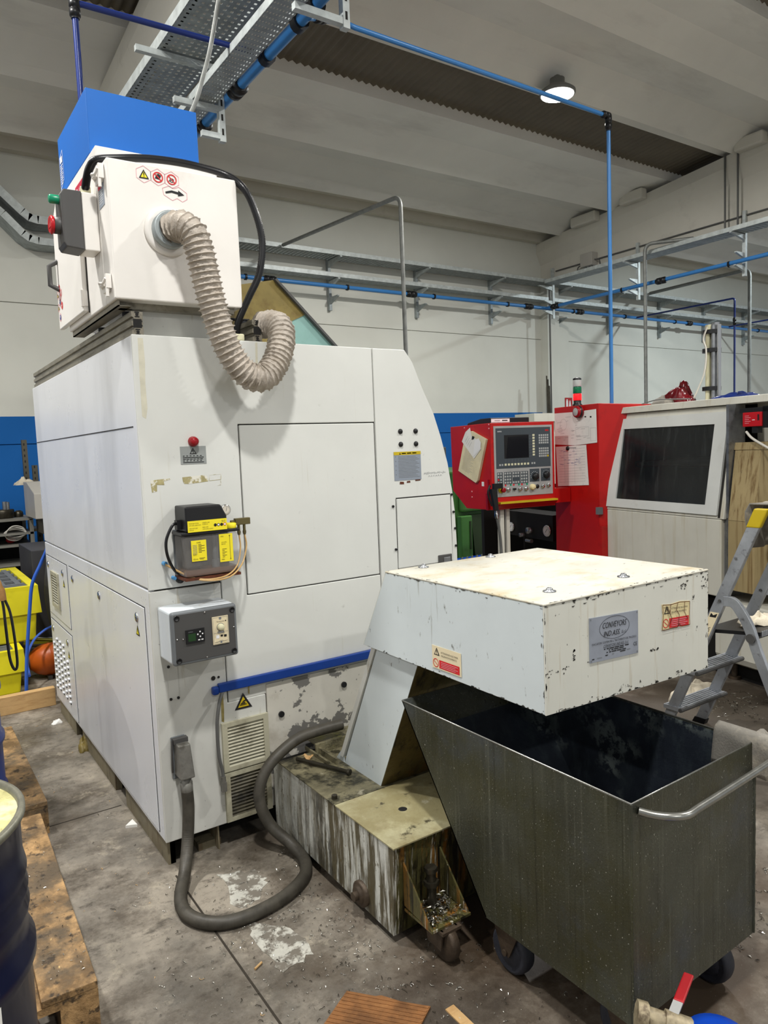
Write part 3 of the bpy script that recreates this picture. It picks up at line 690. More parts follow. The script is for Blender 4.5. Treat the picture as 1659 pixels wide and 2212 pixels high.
# handwritten note scratches near the label
s=Label((1.296,-.0005,1.452),(1,0,0),(0,0,1),.14,.03,.0004)
rr=random.Random(3)
for k in range(15):
    x=.004+k*.0088; s.line([(x,.012+rr.random()*.008),(x+.003,.02+rr.random()*.006),(x+.006,.013+rr.random()*.006)],.0012,inkgrey,0)
for k in range(6):
    x=.03+k*.014; s.line([(x,.002),(x+.005,.007+rr.random()*.003),(x+.009,.003)],.0012,inkgrey,0)
s.build('pen_marks',M)
# red lamp + sign
rl=MB().lathe([(.020,0),(.020,-.006),(.0175,-.012),(.016,-.022),(.010,-.027),(0,-.028)],(.193,0,1.652),'y',24).build('pilot_lamp',reddark,M)
s=Label((.140,-.0005,1.566),(1,0,0),(0,0,1),.102,.068,.001).plate(labgrey)
s.tri_warn(.036,.038,.028,labgrey,ink)
for i in range(5):
    k=0
    while k<.080-.007*(i%2): s.rect(.009+k,.0300-i*.0062,.007+.004*((i*5+int(k*1e4)//9)%3),.003,ink); k+=.0135
s.build('warning_sign',M)
s=Label((.02,-.0003,1.466),(1,0,0),(0,0,1),.28,.06,.0004)
s.flat([(.0,.046),(.075,.05),(.076,.045),(.05,.04),(.052,.026),(.024,.028),(.023,.004),(.004,.0),(.002,.02)],residue,0)
s.flat([(.122,.051),(.20,.055),(.22,.052),(.224,.030),(.15,.024),(.128,.026),(.124,.036)],residue,0)
s.loop([(.228,.032),(.276,.034),(.278,.056),(.232,.054)],.0015,residue,0); s.line([(.262,.012),(.276,.013),(.275,.030)],.0016,residue,0)
s.build('glue_mark',M)
# plain holes and small cover plate
for x,z,r in ((.216,.714,.009),(.238,.714,.005)): MB().cyl((x,-.0005,z),(x,-.002,z),r,n=12).build('hole',seam,M)
st=Label((.006,-.0003,1.75),(1,0,0),(0,0,1),.03,.28,.0002); st.flat([(0,.0),(.014,-.01),(.022,.03),(.020,.12),(.024,.2),(.022,.285),(.003,.285),(.001,.15)],oldstain,0); st.flat([(.465,.20),(.475,.21),(.478,.29),(.468,.29)],oldstain,0); st.build('stain',M)['kind']='stuff'
st=Label((.24,-.0003,.53),(1,0,0),(0,0,1),.03,.11,.0002); st.flat([(0,.0),(.01,-.005),(.013,.05),(.012,.11),(.002,.115)],oldstain2,0); st.flat([(.12,.09),(.125,.085),(.127,.12),(.121,.12)],oldstain2,0); st.build('stain',M)['kind']='stuff'
scp=MB().box((.036,-.003,.664),(.075,0,.80)).build('cover_plate',white_low,M,bevel=.001)
for x,z in ((.040,.797),(.042,.669),(.071,.669)): MB().cyl((x,-.003,z),(x,-.007,z),.0055,n=10).build('screw',black,scp)
# blue rail
r=MB().box((.2305,-.020,.654),(1.44,0,.690)).build('rail',railblue,M,bevel=.003); MB().box((.203,-.026,.650),(.2295,0,.683)).build('rail_end',railblue,r,bevel=.007)
# yellow triangle
s=Label((.298,-.0005,.562),(1,0,0),(0,0,1),.076,.066,.0012)
s.tri_warn(0,0,.076,yeldark,ink,'',0)
s.flat([(.022,.016),(.052,.016),(.052,.019),(.022,.019)],ink,3); s.flat([(.024,.021),(.047,.021),(.044,.027),(.028,.025)],ink,3); s.flat([(.030,.026),(.046,.030),(.052,.034),(.050,.037),(.038,.034)],ink,3)
s.build('crush_warning',M)
# vent grilles
def grille(zl,zh,nm,dark,lab):
    f=MB(); x0,x1=.235,.436
    for a,b2 in (((x0,zl),(x0+.022,zh)),((x1-.022,zl),(x1,zh)),((x0+.022,zl),(x1-.022,zl+.018)),((x0+.022,zh-.018),(x1-.022,zh))): f.box((a[0],-.014,a[1]),(b2[0],.0,b2[1]))
    fo=part(f.build('vent_grille',grille_m if not dark else grille_m,M),lab)
    sl=MB(); n=12; dz=(zh-zl-.036)/n
    for i in range(n):
        z=zl+.018+dz*i; sl.prism([(-.012,z),(-.010,z),(-.001,z+dz*.72),(-.003,z+dz*.72)],'x',x0+.022,x1-.022)
    sl.box((x0+.02,-.0006,zl+.01),(x1-.02,-.0001,zh-.01),1)
    sl.build('slats',(grilled if dark else grille_m,voidm if dark else grilled),fo)
grille_m=grille_mat=MATS['dusty grille']
grille(.322,.523,'a',False,'upper dusty vent grille'); grille(.112,.316,'b',True,'lower oily vent grille with dark slats')
# plinth
p=MB()
for y0,y1 in ((.03,.64),(.83,1.54),(1.71,2.19)): p.box((.0,y0,0),(.03,y1,.105))
p.box((.01,.03,0),(.03,.04,.105)); p.box((.13,.05,0),(.225,.2,.03)); p.box((.20,.012,0),(.206,.2,.105))
p.build('plinth',plinth,M)
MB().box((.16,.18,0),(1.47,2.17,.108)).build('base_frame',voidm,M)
# left side (plane x=0)
def side(name,y0,z0,y1,z1,mat=white_side,t=.004):
    return MB().box((-.012-t,y0,z0),(-.012,y1,z1)).build(name,mat,M,bevel=.002)
lb=MB().box((-.012,.0165,1.1035),(.02,2.215,2.046)).build('side_panel',white_side,M,bevel=.004)
MB().box((-.012,.0165,.105),(.02,2.215,1.0965)).build('side_panel',white_side,M,bevel=.004)
MB().box((-.0135,.06,1.7125),(-.0118,2.2,1.7165)).build('gap',seam,M)
def sdoor(y0,z0,y1,z1):
    s2=MB()
    s2.box((-.0135,y0-.004,z1),(-.0115,y1+.004,z1+.004)); s2.box((-.0135,y0-.004,z0-.003),(-.0115,y1+.004,z0)); s2.box((-.0135,y0-.003,z0),(-.0115,y0,z1)); s2.box((-.0135,y1,z0),(-.0115,y1+.003,z1))
    o=side('cabinet_door',y0,z0,y1,z1); s2.build('gap',seam,o); return o
dA=sdoor(.075,.125,1.500,1.021); dB=sdoor(1.560,.66,2.185,1.019); dC=sdoor(1.560,.125,2.185,.619)
def latch(y,z,par):
    a=MB().lathe([(.020,0),(.020,-.003),(.014,-.006),(0,-.007)],(-.016,y,z),'x',18).build('lock',chrome,par)
for y,z in ((1.404,.965),(.81,.963),(.18,.968)): latch(y,z,dA)
for y,z in ((2.123,.966),(1.676,.964)): latch(y,z,dB)
for y,z in ((2.121,.565),(1.689,.558)): latch(y,z,dC)
# MB.lathe heights on x axis go to -x
def wtri(y,z,par,w=.034):
    s=Label((-.0165,y+w/2,z),(0,-1,0),(0,0,1),w,w*.87,.0008); s.tri_warn(0,0,w,yel,ink,'!',0); s.build('hazard_sticker',par)
wtri(.177,.895,dA,.05); wtri(1.66,.885,dB,.05); wtri(1.67,.47,dC,.05)
# vent of the upper small door
v=MB()
y0,y1,z0,z1=1.805,2.025,.725,.94
for a,b2 in (((y0,z0),(y0+.028,z1)),((y1-.028,z0),(y1,z1)),((y0+.028,z0),(y1-.028,z0+.022)),((y0+.028,z1-.022),(y1-.028,z1))): v.box((-.026,a[0],a[1]),(-.016,b2[0],b2[1]))
vo=v.build('vent_grille',grille_m,dB)
# (kept in one mesh: frame and slats)
louv=MB()
pitch=.0345
for c in range(5):
    y=2.12-c*.098; top={0:.475,1:.515,2:.515,3:.515,4:.44}[c]
    n=int((top-.155)/pitch)
    for i in range(n):
        z=top-i*pitch
        louv.sphere((-.0165,y,z),.014,0,5,(.75,1.4,.62)); louv.sphere((-.0165,y-.002,z-.0105),.012,1,4,(.25,1.25,.55))
louv.build('louvres',(white_side,seam),dC)
lv=MB()
for i in range(11):
    z=z0+.024+i*.0155; lv.prism([(-.025,z),(-.0235,z),(-.019,z+.006),(-.0205,z+.006)],'y',y0+.028,y1-.028)
lv.box((-.0168,y0+.02,z0+.02),(-.0162,y1-.02,z1-.02),1)
lv.build('vent_slats',(grille_m,seam),dB)
# top
MB().box((-.01,.0165,2.028),(1.20,2.21,2.0445)).build('top_panel',white,M)
def rail(xa,y0,y1,lab):
    """slotted aluminium extrusion, 40 x 80"""
    z0,z1=2.048,2.133; w=.041; m=MB(); t=.004
    pr=[(0,0),(w,0),(w,.030),(w-.008,.033),(w-.008,.036),(w,.039),(w,.046),(w-.008,.049),(w-.008,.052),(w,.055),(w,z1-z0),(.028,z1-z0),(.026,z1-z0-.009),(.015,z1-z0-.009),(.013,z1-z0),(0,z1-z0),(0,.066),(.008,.063),(.008,.052),(0,.049),(0,.034),(.008,.031),(.008,.020),(0,.017)]
    m.prism([(xa+a,z0+b2) for a,b2 in pr],'y',y0,y1); o=part(m.build('top_rail',alprof,M),lab)
    e=MB(); 
    e.box((xa+.005,y0-.0012,z0+.026),(xa+w-.005,y0-.0002,z0+.058)); 
    for zc in (.011,.074): e.cyl((xa+w/2,y0-.0012,z0+zc),(xa+w/2,y0-.0002,z0+zc),.006,n=8)
    for zc in (.003,.02,.066,.081): e.box((xa+.012,y0-.001,z0+zc-.002),(xa+w-.012,y0-.0002,z0+zc+.002))
    e.build('end_slots',voidm,o)
rail(-.004,.015,2.19,'aluminium extrusion along the top edge'); rail(.472,.015,2.0,'aluminium extrusion behind the duct')
# raised guard on the roof, mustard and green
MB().prism([(.52,2.046),(.60,2.36),(.765,2.395),(.93,2.25),(.80,2.19),(.66,2.046)],'y',.40,.412).build('guard_sheet',mustard,M)
MB().prism([(.66,2.046),(.80,2.19),(.93,2.25),(1.135,2.046)],'y',.404,.41).build('guard_sheet',teal,M)
MB().prism([(.765,2.395),(.775,2.40),(1.15,2.046),(1.135,2.046)],'y',.38,1.7).build('guard_edge',darkgrey,M)
MB().prism([(.60,2.36),(.765,2.395),(1.135,2.046),(1.12,2.046),(.76,2.385),(.60,2.352)],'y',.42,1.7).build('guard_cover',mustard,M)
# grey control box on the lower front
greybox_l=surf('pale grey control box',(202,208,212),.4,var=.03,dirts=[((150,128,88),.7,9,(1,1,1),.62,.72)])
cb=MB().box((.012,-.140,.838),(.262,-.0005,1.036)).build('control_box',greybox_l,M,bevel=.010,seg=3); part(cb,'pale grey control box with dark lid')
MB().box((.012,-.168,.838),(.262,-.140,1.036)).build('lid',midgrey,cb,bevel=.010,seg=3)
MB().box((.022,-.1695,.850),(.252,-.1675,1.027)).build('front_sheet',darkgrey,cb,bevel=.001)
for x,z in ((.031,1.015),(.243,1.015),(.031,.858),(.243,.858)):
    MB().lathe([(.0105,0),(.0105,-.004),(.008,-.005),(.007,-.002),(0,-.002)],(x,-.168,z),'y',18).build('corner_screw',black,cb)
for x,z in ((.137,1.021),(.137,.853),(.029,.938),(.246,.948),(.051,.935),(.130,.944)): MB().lathe([(.0035,0),(.0035,-.002),(0,-.003)],(x,-.1692,z),'y',12).build('screw',chrome,cb)
s=Label((.060,-.1693,.916),(1,0,0),(0,0,1),.070,.050,.006).plate(black)
s.rect(.008,.008,.028,.028,lcd); s.text('SIEMENS',.008,.041,.005,inkgrey,wid=.018)
for dx,dy,a in ((0,.009,0),(0,-.009,2),(.009,0,3),(-.009,0,1)):
    s.disc(.053+dx,.030+dy,.003,inkwhite,1,3 if 0 else 8)
s.rect(.044,.007,.008,.004,inkwhite); s.rect(.056,.007,.008,.004,inkwhite); s.build('display',cb)
s=Label((.162,-.1693,.894),(1,0,0),(0,0,1),.062,.104,.004).plate(beigec)
s.disc(.031,.097,.005,inkgrey); s.text('Panasonic',.016,.083,.007,ink,wid=.030); s.disc(.052,.085,.0025,ink)
s.ring(.031,.064,.015,.002,inkgrey); s.rect(.018,.041,.026,.007,alu); s.loop([(.018,.041),(.044,.041),(.042,.048),(.02,.048)],.001,ink)
s.text('START',.004,.041,.005,inkgrey,wid=.012); s.text('STOP',.048,.043,.005,inkgrey,wid=.010)
s.rect(.012,.022,.012,.013,inkwhite); s.rect(.030,.027,.008,.007,ink); s.rect(.043,.024,.010,.009,ink)
s.loop([(.006,.008),(.022,.009),(.026,.013),(.036,.013),(.040,.009),(.056,.010)],.001,inkgrey); s.disc(.031,.007,.004,inkgrey)
s.loop([(.003,.003),(.059,.003),(.059,.101),(.003,.101)],.0008,inkgrey)
s.build('speed_panel',cb)
MB().lathe([(.013,0),(.012,-.012),(.010,-.015),(0,-.0155)],(.193,-.1735,.958),'y',24).build('knob',keycream,cb)
# lubricator
lu=MB().box((.09,-.122,1.135),(.308,0,1.145)); lu.box((.09,-.008,1.145),(.308,0,1.32),1)
LU=part(lu.build('lubricator',(rust,midgrey),M),'lubricator with black pump housing and smoked tank on a rusty bracket')
MB().box((.090,-.118,1.146),(.306,-.012,1.305)).build('tank',tankclear,LU,bevel=.012,seg=3)
MB().box((.098,-.112,1.150),(.300,-.016,1.172)).build('oil',oil,LU)
MB().box((.108,-.088,1.172),(.172,-.03,1.30)).build('pump_body',darkgrey,LU,bevel=.01)
ti=MB(); ti.cyl((.225,-.08,1.16),(.225,-.08,1.30),.010); ti.cyl((.225,-.08,1.165),(.225,-.08,1.20),.014); ti.build('level_sensor',midgrey,LU)
MB().box((.084,-.124,1.304),(.312,-.006,1.316)).build('tank_lid',black,LU,bevel=.004)
hd=MB().prism([(.102,1.316),(.262,1.316),(.262,1.368),(.240,1.412),(.102,1.412)],'y',-.126,-.006).build('pump_housing',black,LU,bevel=.006,seg=3)
s=Label((.108,-.1262,1.316),(1,0,0),(0,0,1),.152,.042,.0008).plate(yel)
for (x,y,t,w) in ((.005,.031,'PUSH BUTTON',.036),(.005,.024,'LOW LEVEL LUBRICATION',.044),(.005,.013,'YELLOW LED',.032),(.005,.006,'PUMP ON',.016),(.056,.031,'GREEN LED',.028),(.056,.025,'POWER ON',.02),(.056,.014,'RED LED',.022),(.056,.007,'LOW LEVEL ALARM',.040)): s.text(t,x,y,.0045,ink,wid=w)
for i,c2 in enumerate((ink,ink,ink,inkred)): s.ring(.106+i*.0125,.020,.0058,.002,c2); s.disc(.106+i*.0125,.020,.0036,(ink,inkwhite,ink,inkwhite)[i],2)
s.text('ILC',.131,.030,.009,ink,wid=.014); s.build('control_label',LU)
s=Label((.119,-.1195,1.206),(1,0,0),(0,0,1),.058,.078,.0008).plate(yel)
s.text('CME',.020,.067,.007,ink,wid=.016)
for i in range(9): s.rect(.005,.060-i*.0042,.017,.0012,inkgrey); 
for i in range(7): s.rect(.027,.061-i*.0048,.012+.012*(i%2),.0016,ink)
s.text('ILC',.006,.022,.008,ink,wid=.012); s.text('CE',.004,.006,.007,ink,wid=.009); s.text('EAC',.015,.006,.006,ink,wid=.008); s.rect(.028,.010,.022,.0014,ink); s.rect(.03,.006,.016,.0014,ink)
s.build('type_label',LU)
s=Label((.228,-.1195,1.192),(1,0,0),(0,0,1),.054,.106,.0008).plate(yel)
s.text('MAX',.006,.095,.007,ink,wid=.011); s.text('MIN',.006,.007,.007,ink,wid=.011); s.text('LOW LEVEL',.008,.073,.0055,ink,wid=.021); s.text('SWITCH',.008,.066,.0055,ink,wid=.016)
for i in range(6): s.rect(.010,.048-i*.006,.018-.008*(i%2),.0016,ink)
s.line([(.042,.010),(.042,.098)],.0012,ink); s.ring(.042,.098,.0025,.001,ink); s.ring(.042,.009,.0025,.001,ink); s.build('level_label',LU)
gg=MB().lathe([(.021,0),(.021,-.018),(.018,-.020),(0,-.020)],(.278,-.06,1.385),'y',28).build('pressure_gauge',chrome,LU)
s=Label((.278,-.0803,1.385),(1,0,0),(0,0,1),.03,.03,.0003); s.disc(0,0,.0175,gaugeface,0); s.line([(0,-.004),(.004,.010)],.0014,ink,1); s.ring(0,0,.015,.001,inkgrey,1); s.build('dial',LU)
MB().cyl((.278,-.06,1.363),(.278,-.06,1.316),.006,n=10).build('gauge_stem',brass,LU)
MB().lathe([(.021,0),(.022,.004),(.022,.016),(.018,.019),(.012,.020)],(.287,-.095,1.316),'z',24).build('filler_cap',yel,LU)
mf=MB(); mf.box((.306,-.10,1.324),(.368,-.08,1.350)); mf.cyl((.29,-.09,1.338),(.31,-.09,1.338),.006)
for x in (.322,.345): mf.cyl((x,-.09,1.325),(x,-.09,1.285),.0055,n=10); mf.cyl((x,-.09,1.300),(x,-.09,1.290),.0075,n=6)
mf.build('manifold',brass,LU,bevel=.002)
tb=MB()
tb.tube(curve([(.322,-.09,1.286),(.322,-.095,1.23),(.29,-.12,1.165),(.22,-.145,1.138),(.13,-.11,1.142),(.048,-.012,1.196)],9),.0032,8)
tb.tube(curve([(.345,-.09,1.286),(.347,-.095,1.235),(.31,-.12,1.168),(.235,-.15,1.133),(.135,-.115,1.138),(.05,-.014,1.192)],9),.0032,8)
tb.build('oil_tube',tubeamb,LU)
MB().cyl((.048,-.001,1.197),(.052,-.018,1.196),.008,n=12).build('tube_fitting',bluefit,LU); MB().cyl((.080,-.001,1.138),(.084,-.018,1.136),.007,n=12).build('tube_fitting',bluefit,LU)
cbk=MB(); cbk.tube(curve([(.10,-.06,1.345),(.07,-.075,1.345),(.042,-.075,1.29),(.045,-.07,1.23),(.075,-.05,1.17),(.110,-.03,1.145),(.112,-.02,1.128)],8),.0055,10); cbk.box((.086,-.075,1.325),(.104,-.045,1.36)); cbk.lathe([(.016,0),(.016,-.012),(.012,-.022),(.0,-.022)],(.106,0,1.128),'y',12)
cbk.build('power_cable',black,LU)
# plug with heavy hose looping over the floor
pl=MB().box((.030,-.006,.352),(.085,0,.520)).build('socket',midgrey,M,bevel=.003); part(pl,'heavy plug and socket')
MB().hexa([(.036,-.085,.372),(.092,-.085,.372),(.092,-.005,.372),(.036,-.005,.372),(.040,-.060,.500),(.088,-.060,.500),(.088,-.005,.500),(.040,-.005,.500)]).build('plug_housing',plugm,pl,bevel=.005)
lv=MB(); lv.tube([(.028,-.012,.385),(.026,-.02,.40),(.026,-.025,.47),(.030,-.018,.51)],.004,8); lv.box((.034,-.03,.498),(.09,-.004,.516)); lv.build('locking_lever',chrome if False else darkgrey,pl)
MB().tube([(.066,-.050,.374),(.066,-.050,.350),(.066,-.050,.349),(.066,-.050,.315)],[.020,.020,.0235,.0235],16).build('gland',plugm,pl)
hp=curve([(.066,-.050,.330),(.066,-.054,.24),(.050,-.070,.13),(.010,-.14,.050),(-.045,-.25,.0235),(-.055,-.36,.0225),(.0,-.455,.0225),(.10,-.49,.0225),(.25,-.472,.0225),(.375,-.40,.0235),(.425,-.30,.027),(.415,-.215,.05),(.36,-.15,.12),(.330,-.125,.22),(.350,-.115,.30),(.41,-.11,.365),(.52,-.10,.415),(.62,-.10,.425),(.74,-.09,.42)],12)
rad=[.0225+.0012*math.sin(i*1.9) for i in range(len(hp))]
H=thing('flexible_hose','thick grey ribbed hose looping over the floor from plug to conveyor','hose',(.1,-.4,0))
hp2=[]; 
for a,b2 in zip(hp,hp[1:]):
    for k in range(4): hp2.append(a.lerp(b2,k/4))
MB().tube(hp2,[.0222+(.0013 if i%2 else -.0006) for i in range(len(hp2))],14).build('hose_body',hosegrey,H)
# thin grey cable from the blue rail to the vent
tc=MB(); tc.tube(curve([(.238,-.028,.655),(.215,-.05,.62),(.200,-.055,.54),(.202,-.05,.42),(.214,-.045,.35),(.216,-.044,.32)],9),.007,10)
cc=part(tc.build('drain_cable',cablegrey,M),'thin grey cable hanging from the blue rail')
dr=MB(); dr.cyl((.216,-.044,.325),(.217,-.044,.302),.010,n=12); dr.hexa([(.208,-.05,.262),(.228,-.05,.262),(.228,-.03,.262),(.208,-.03,.262),(.208,-.054,.303),(.226,-.054,.303),(.226,-.034,.303),(.208,-.034,.303)]); dr.build('connector',plugm,cc)
# ------------------------------------------------------------------ oil mist collector on the roof rails
K=thing('mist_collector','white and blue oil mist collector standing on the machine roof rails','mist collector',(.18,.4,2.135))
XL=-.059; XRr=.43
# front filter box, rear body, blue motor cover
MB().box((XL,.0,2.172),(XRr,.135,2.662)).build('front_housing',white_clean,K,bevel=.005)
MB().box((XL,.138,2.172),(XRr-.02,.80,2.750)).build('body',white_clean,K,bevel=.004)
MB().box((XL+.0005,.225,2.750),(.372,.765,2.990)).build('motor_cover',boxblue,K,bevel=.004)
MB().box((XL+.004,.136,2.19),(XRr-.02,.139,2.65)).build('gasket',darkgrey,K)
# side door of the body
D=MB().prism([(.405,2.195),(.90,2.195),(.885,2.672),(.78,2.742),(.64,2.742),(.40,2.56)],'x',XL-.022,XL-.001).build('side_door',white_clean,K,bevel=.004)
MB().box((XL-.003,.396,2.19),(XL+.001,.403,2.55)).build('gap',seam,D)
hd=MB(); 
hd.tube([(XL-.02,.845,2.365),(XL-.055,.86,2.385),(XL-.055,.86,2.468),(XL-.02,.845,2.49)],.011,8); hd.build('handle',darkgrey,D)
hi=MB()
for z in (2.245,2.6): hi.box((XL-.026,.400,z-.03),(XL-.004,.425,z+.03)); hi.cyl((XL-.024,.404,z-.032),(XL-.024,.404,z+.032),.007,n=8)
hi.build('hinge',white_clean,D)
# hexagon warning stickers on the side door
s=Label((XL-.0225,.90,2.225),(0,-1,0),(0,0,1),.14,.16,.0004)
def hexag(s,x,y,r,fill,l=0):
    s.flat([(x+r*math.cos(PI/6+PI/3*k),y+r*math.sin(PI/6+PI/3*k)) for k in range(6)],fill,l)
def hexo(s,x,y,r,m,l=1):
    s.loop([(x+r*math.cos(PI/6+PI/3*k),y+r*math.sin(PI/6+PI/3*k)) for k in range(6)],.0022,m,l)
cells=[(.02,.12,'w'),(.055,.145,'r'),(.09,.12,'p'),(.02,.065,'w'),(.055,.085,'b'),(.09,.065,'R'),(.04,.02,'b'),(.072,.105,'p')]
for x,y,k in cells:
    if k in 'rR': hexag(s,x,y,.019,inkred); s.text('STOP' ,x-.010,y-.004,.008,inkwhite,wid=.02)
    else:
        hexo(s,x,y,.018,mutedred)
        if k=='w': s.tri_warn(x-.011,y-.009,.022,yel,ink,'!')
        if k=='b': s.disc(x,y,.012,inkblue,1,16); s.disc(x,y+.003,.004,inkwhite,2,8)
        if k=='p': s.ring(x,y,.012,.0025,inkred,1,20); s.line([(x-.008,y+.008),(x+.008,y-.008)],.002,inkred)
s.build('sticker',D)
# red maker plate on the upper side
s=Label((XL-.0005,.490,2.640),(0,-1,0),(0,0,1),.18,.062,.0012).plate(mutedred)
s.text('AR',.060,.020,.034,inkwhite,shear=.25,wid=.040); s.rect(.106,.022,.06,.007,inkwhite); s.rect(.106,.033,.05,.005,inkwhite); s.rect(.012,.018,.028,.030,inkwhite); s.rect(.018,.024,.016,.018,mutedred,2)
s.build('nameplate',K)
s=Label((XL-.0005,.760,2.770),(0,-1,0),(0,0,1),.085,.155,.0006)
s.loop([(.012,.005),(.078,.03),(.078,.15),(.012,.13)],.003,inkwhite,0)
for i in range(9): s.rect(.022,.022+i*.009,.045-.008*(i%2),.004,inkwhite,0)
s.rect(.024,.106,.04,.026,inkwhite,0); s.build('sticker',K)
s=Label((XL-.0005,.131,2.515),(0,-1,0),(0,0,1),.075,.082,.001).plate(bluelab)
s.rect(0,.066,.05,.014,mutedred)
for i in range(6): s.rect(.008,.054-i*.008,.056-.01*(i%2),.0018,inkwhite)
s.build('type_label',K)
def toggle(z,y):
    t=MB()
    t.box((XL-.014,y-.03,z-.008),(XL-.002,y+.03,z+.012)); t.tube(curve([(XL-.012,y+.03,z+.01),(XL-.03,y+.01,z+.025),(XL-.025,y-.02,z+.02),(XL-.02,y-.04,z+.035)],4),.005,8)
    t.box((XL-.02,y-.05,z+.0),(XL-.002,y-.035,z+.05)); t.tube([(XL-.016,y-.042,z),(XL-.016,y-.042,z-.03)],.006,8); t.box((XL-.03,y-.012,z+.012),(XL-.01,y+.016,z+.024))
    t.build('toggle_latch',white_clean,K)
toggle(2.60,.085); toggle(2.215,.085)
# feet frame
MB().box((.06,.10,2.046),(.40,.16,2.150)).build('support_beam',white_low,K)
f=MB(); f.box((XL+.012,.02,2.150),(XL+.018,.80,2.172)); f.box((XL+.012,.02,2.150),(XL+.06,.80,2.153)); f.box((XRr-.07,.02,2.150),(XRr-.03,.80,2.172)); f.box((XL+.03,.06,2.150),(XRr-.05,.10,2.172)); f.build('base_frame',alprof,K)
for y in (.14,.52):
    MB().cyl((.016,y,2.134),(.016,y,2.151),.018,n=14).build('rubber_foot',rubber,K)
    MB().cyl((.49,y,2.134),(.49,y,2.15),.018,n=14).box((.40,y-.02,2.150),(.51,y+.02,2.154)).build('rubber_foot',rubber,K)
# hexagon stickers on the front
s=Label((.03,-.0005,2.54),(1,0,0),(0,0,1),.26,.12,.0004)
def hx(x,y,r):
    pts=[(x+r*math.cos(PI/2+PI/3*k),y+r*math.sin(PI/2+PI/3*k)) for k in range(6)]
    s.loop(pts,.0016,pink,0)
hx(.040,.083,.030); hx(.092,.081,.030); hx(.143,.080,.030)
s.tri_warn(.022,.068,.037,yel,ink,'!')
for x in (.092,.143):
    s.ring(x,.081,.019,.0042,inkred,1,28); s.line([(x-.012,.093),(x+.012,.069)],.0035,inkred,2)
s.flat([(.080,.075),(.098,.073),(.104,.088),(.094,.094),(.086,.089)],ink,0); s.ring(.143,.078,.008,.0025,ink,0,14); s.line([(.131,.074),(.152,.082)],.002,ink,0)
s.loop([(.106,.045),(.130,.056),(.150,.050),(.168,.058),(.198,.040),(.198,.018),(.180,.006),(.160,.016),(.142,.006),(.110,.022)],.0016,pink,0)
s.flat([(.116,.034),(.140,.042),(.165,.039),(.165,.046),(.188,.031),(.163,.024),(.164,.031),(.140,.034),(.118,.028)],ink,1)
s.build('sticker',K)
# inlet collar on the front + drip stain
ic=(.147,2.428)
MB().lathe([(.088,0),(.090,-.006),(.084,-.014),(.076,-.016),(.070,-.016)],(ic[0],0,ic[1]),'y',40).build('inlet_flange',white_clean,K)
MB().lathe([(.066,0),(.066,-.05),(.060,-.05)],(ic[0],0,ic[1]),'y',36).build('inlet_collar',galv,K)
# switch box on the side with conduit
B=MB().box((XL-.055,.158,2.372),(XL-.001,.262,2.582)).build('switch_box',white_clean,K,bevel=.004); part(B,'switch box with grey lid, red knob and green lamp')
MB().prism([(XL-.056,2.372),(XL-.120,2.378),(XL-.128,2.392),(XL-.128,2.565),(XL-.118,2.583),(XL-.056,2.583)],'y',.156,.264).build('lid',darkgrey,B,bevel=.004)
MB().lathe([(.016,0),(.016,-.03),(.012,-.034),(0,-.034)],(XL-.128,.20,2.553),'x',20).build('lamp',greenp,B)
kn=MB(); kn.lathe([(.030,0),(.030,-.022),(.022,-.022)],(XL-.128,.208,2.462),'x',28); kn.build('knob_base',darkgrey,B)
kn=MB(); kn.lathe([(.031,0),(.034,-.008),(.028,-.014),(.022,-.010),(.018,-.010)],(XL-.150,.208,2.462),'x',28); kn.box((XL-.162,.182,2.454),(XL-.150,.234,2.470)); kn.build('knob',redp,B)
MB().cyl((XL-.03,.20,2.582),(XL-.03,.20,2.612),.019,n=16).build('gland',keycream,B)
# black conduit over the front box
def ribbed(path,r,amp,n=12,sub=4,step=2):
    P=[]
    for a,b2 in zip(path,path[1:]):
        for k in range(sub): P.append(a.lerp(b2,k/sub))
    P.append(path[-1]); return P,[r+(amp if (i//1)%step==0 else -amp) for i in range(len(P))]
cpth=curve([(XL-.032,.197,2.60),(XL-.032,.160,2.632),(XL-.028,.115,2.660),(XL-.01,.085,2.678),(.011,.07,2.692),(.113,.07,2.709),(.219,.07,2.716),(.31,.065,2.712),(.403,.04,2.69),(.452,-.01,2.635),(.490,-.02,2.559),(.516,-.025,2.438),(.499,-.02,2.31),(.456,-.005,2.216),(.415,.02,2.12),(.412,.035,2.06)],10)
P,R_=ribbed(cpth,.0135,.0016,12,4)
C=thing('cable_conduit','black corrugated conduit arching over the collector down to the machine roof','conduit',(.41,.03,2.05))
MB().tube(P,R_,12).build('conduit_tube',conduit,C)
MB().box((.390,.015,2.046),(.438,.055,2.075)).build('end_boot',keycream,C,bevel=.006)
# grey flexible duct from the inlet down in a U and back up to the machine roof
dp=curve([(ic[0],-.030,ic[1]),(.165,-.085,2.432),(.197,-.125,2.398),(.215,-.135,2.33),(.232,-.135,2.24),(.256,-.135,2.13),(.284,-.138,2.03),(.322,-.14,1.95),(.375,-.14,1.893),(.440,-.135,1.888),(.500,-.12,1.945),(.540,-.10,2.025),(.560,-.06,2.09),(.556,.0,2.118),(.54,.07,2.122)],9)
P=[];Rr=[]
L=0
rd=random.Random(5)
fine=[]
for a,b2 in zip(dp,dp[1:]):
    for k in range(8): fine.append(a.lerp(b2,k/8))
acc=0
vs=[]
for i,p in enumerate(fine):
    if i: acc+=(p-fine[i-1]).length
    ph=acc/.0205*2*PI
    P.append(p); Rr.append(.0485+.0068*math.exp(-((abs(math.sin(ph/2)))/.30)**2)-.0022*abs(math.sin(ph/2)))
DT=thing('flexible_duct','thick grey pleated fabric duct curving from the collector inlet to the roof','duct',(.3,-.14,1.85))
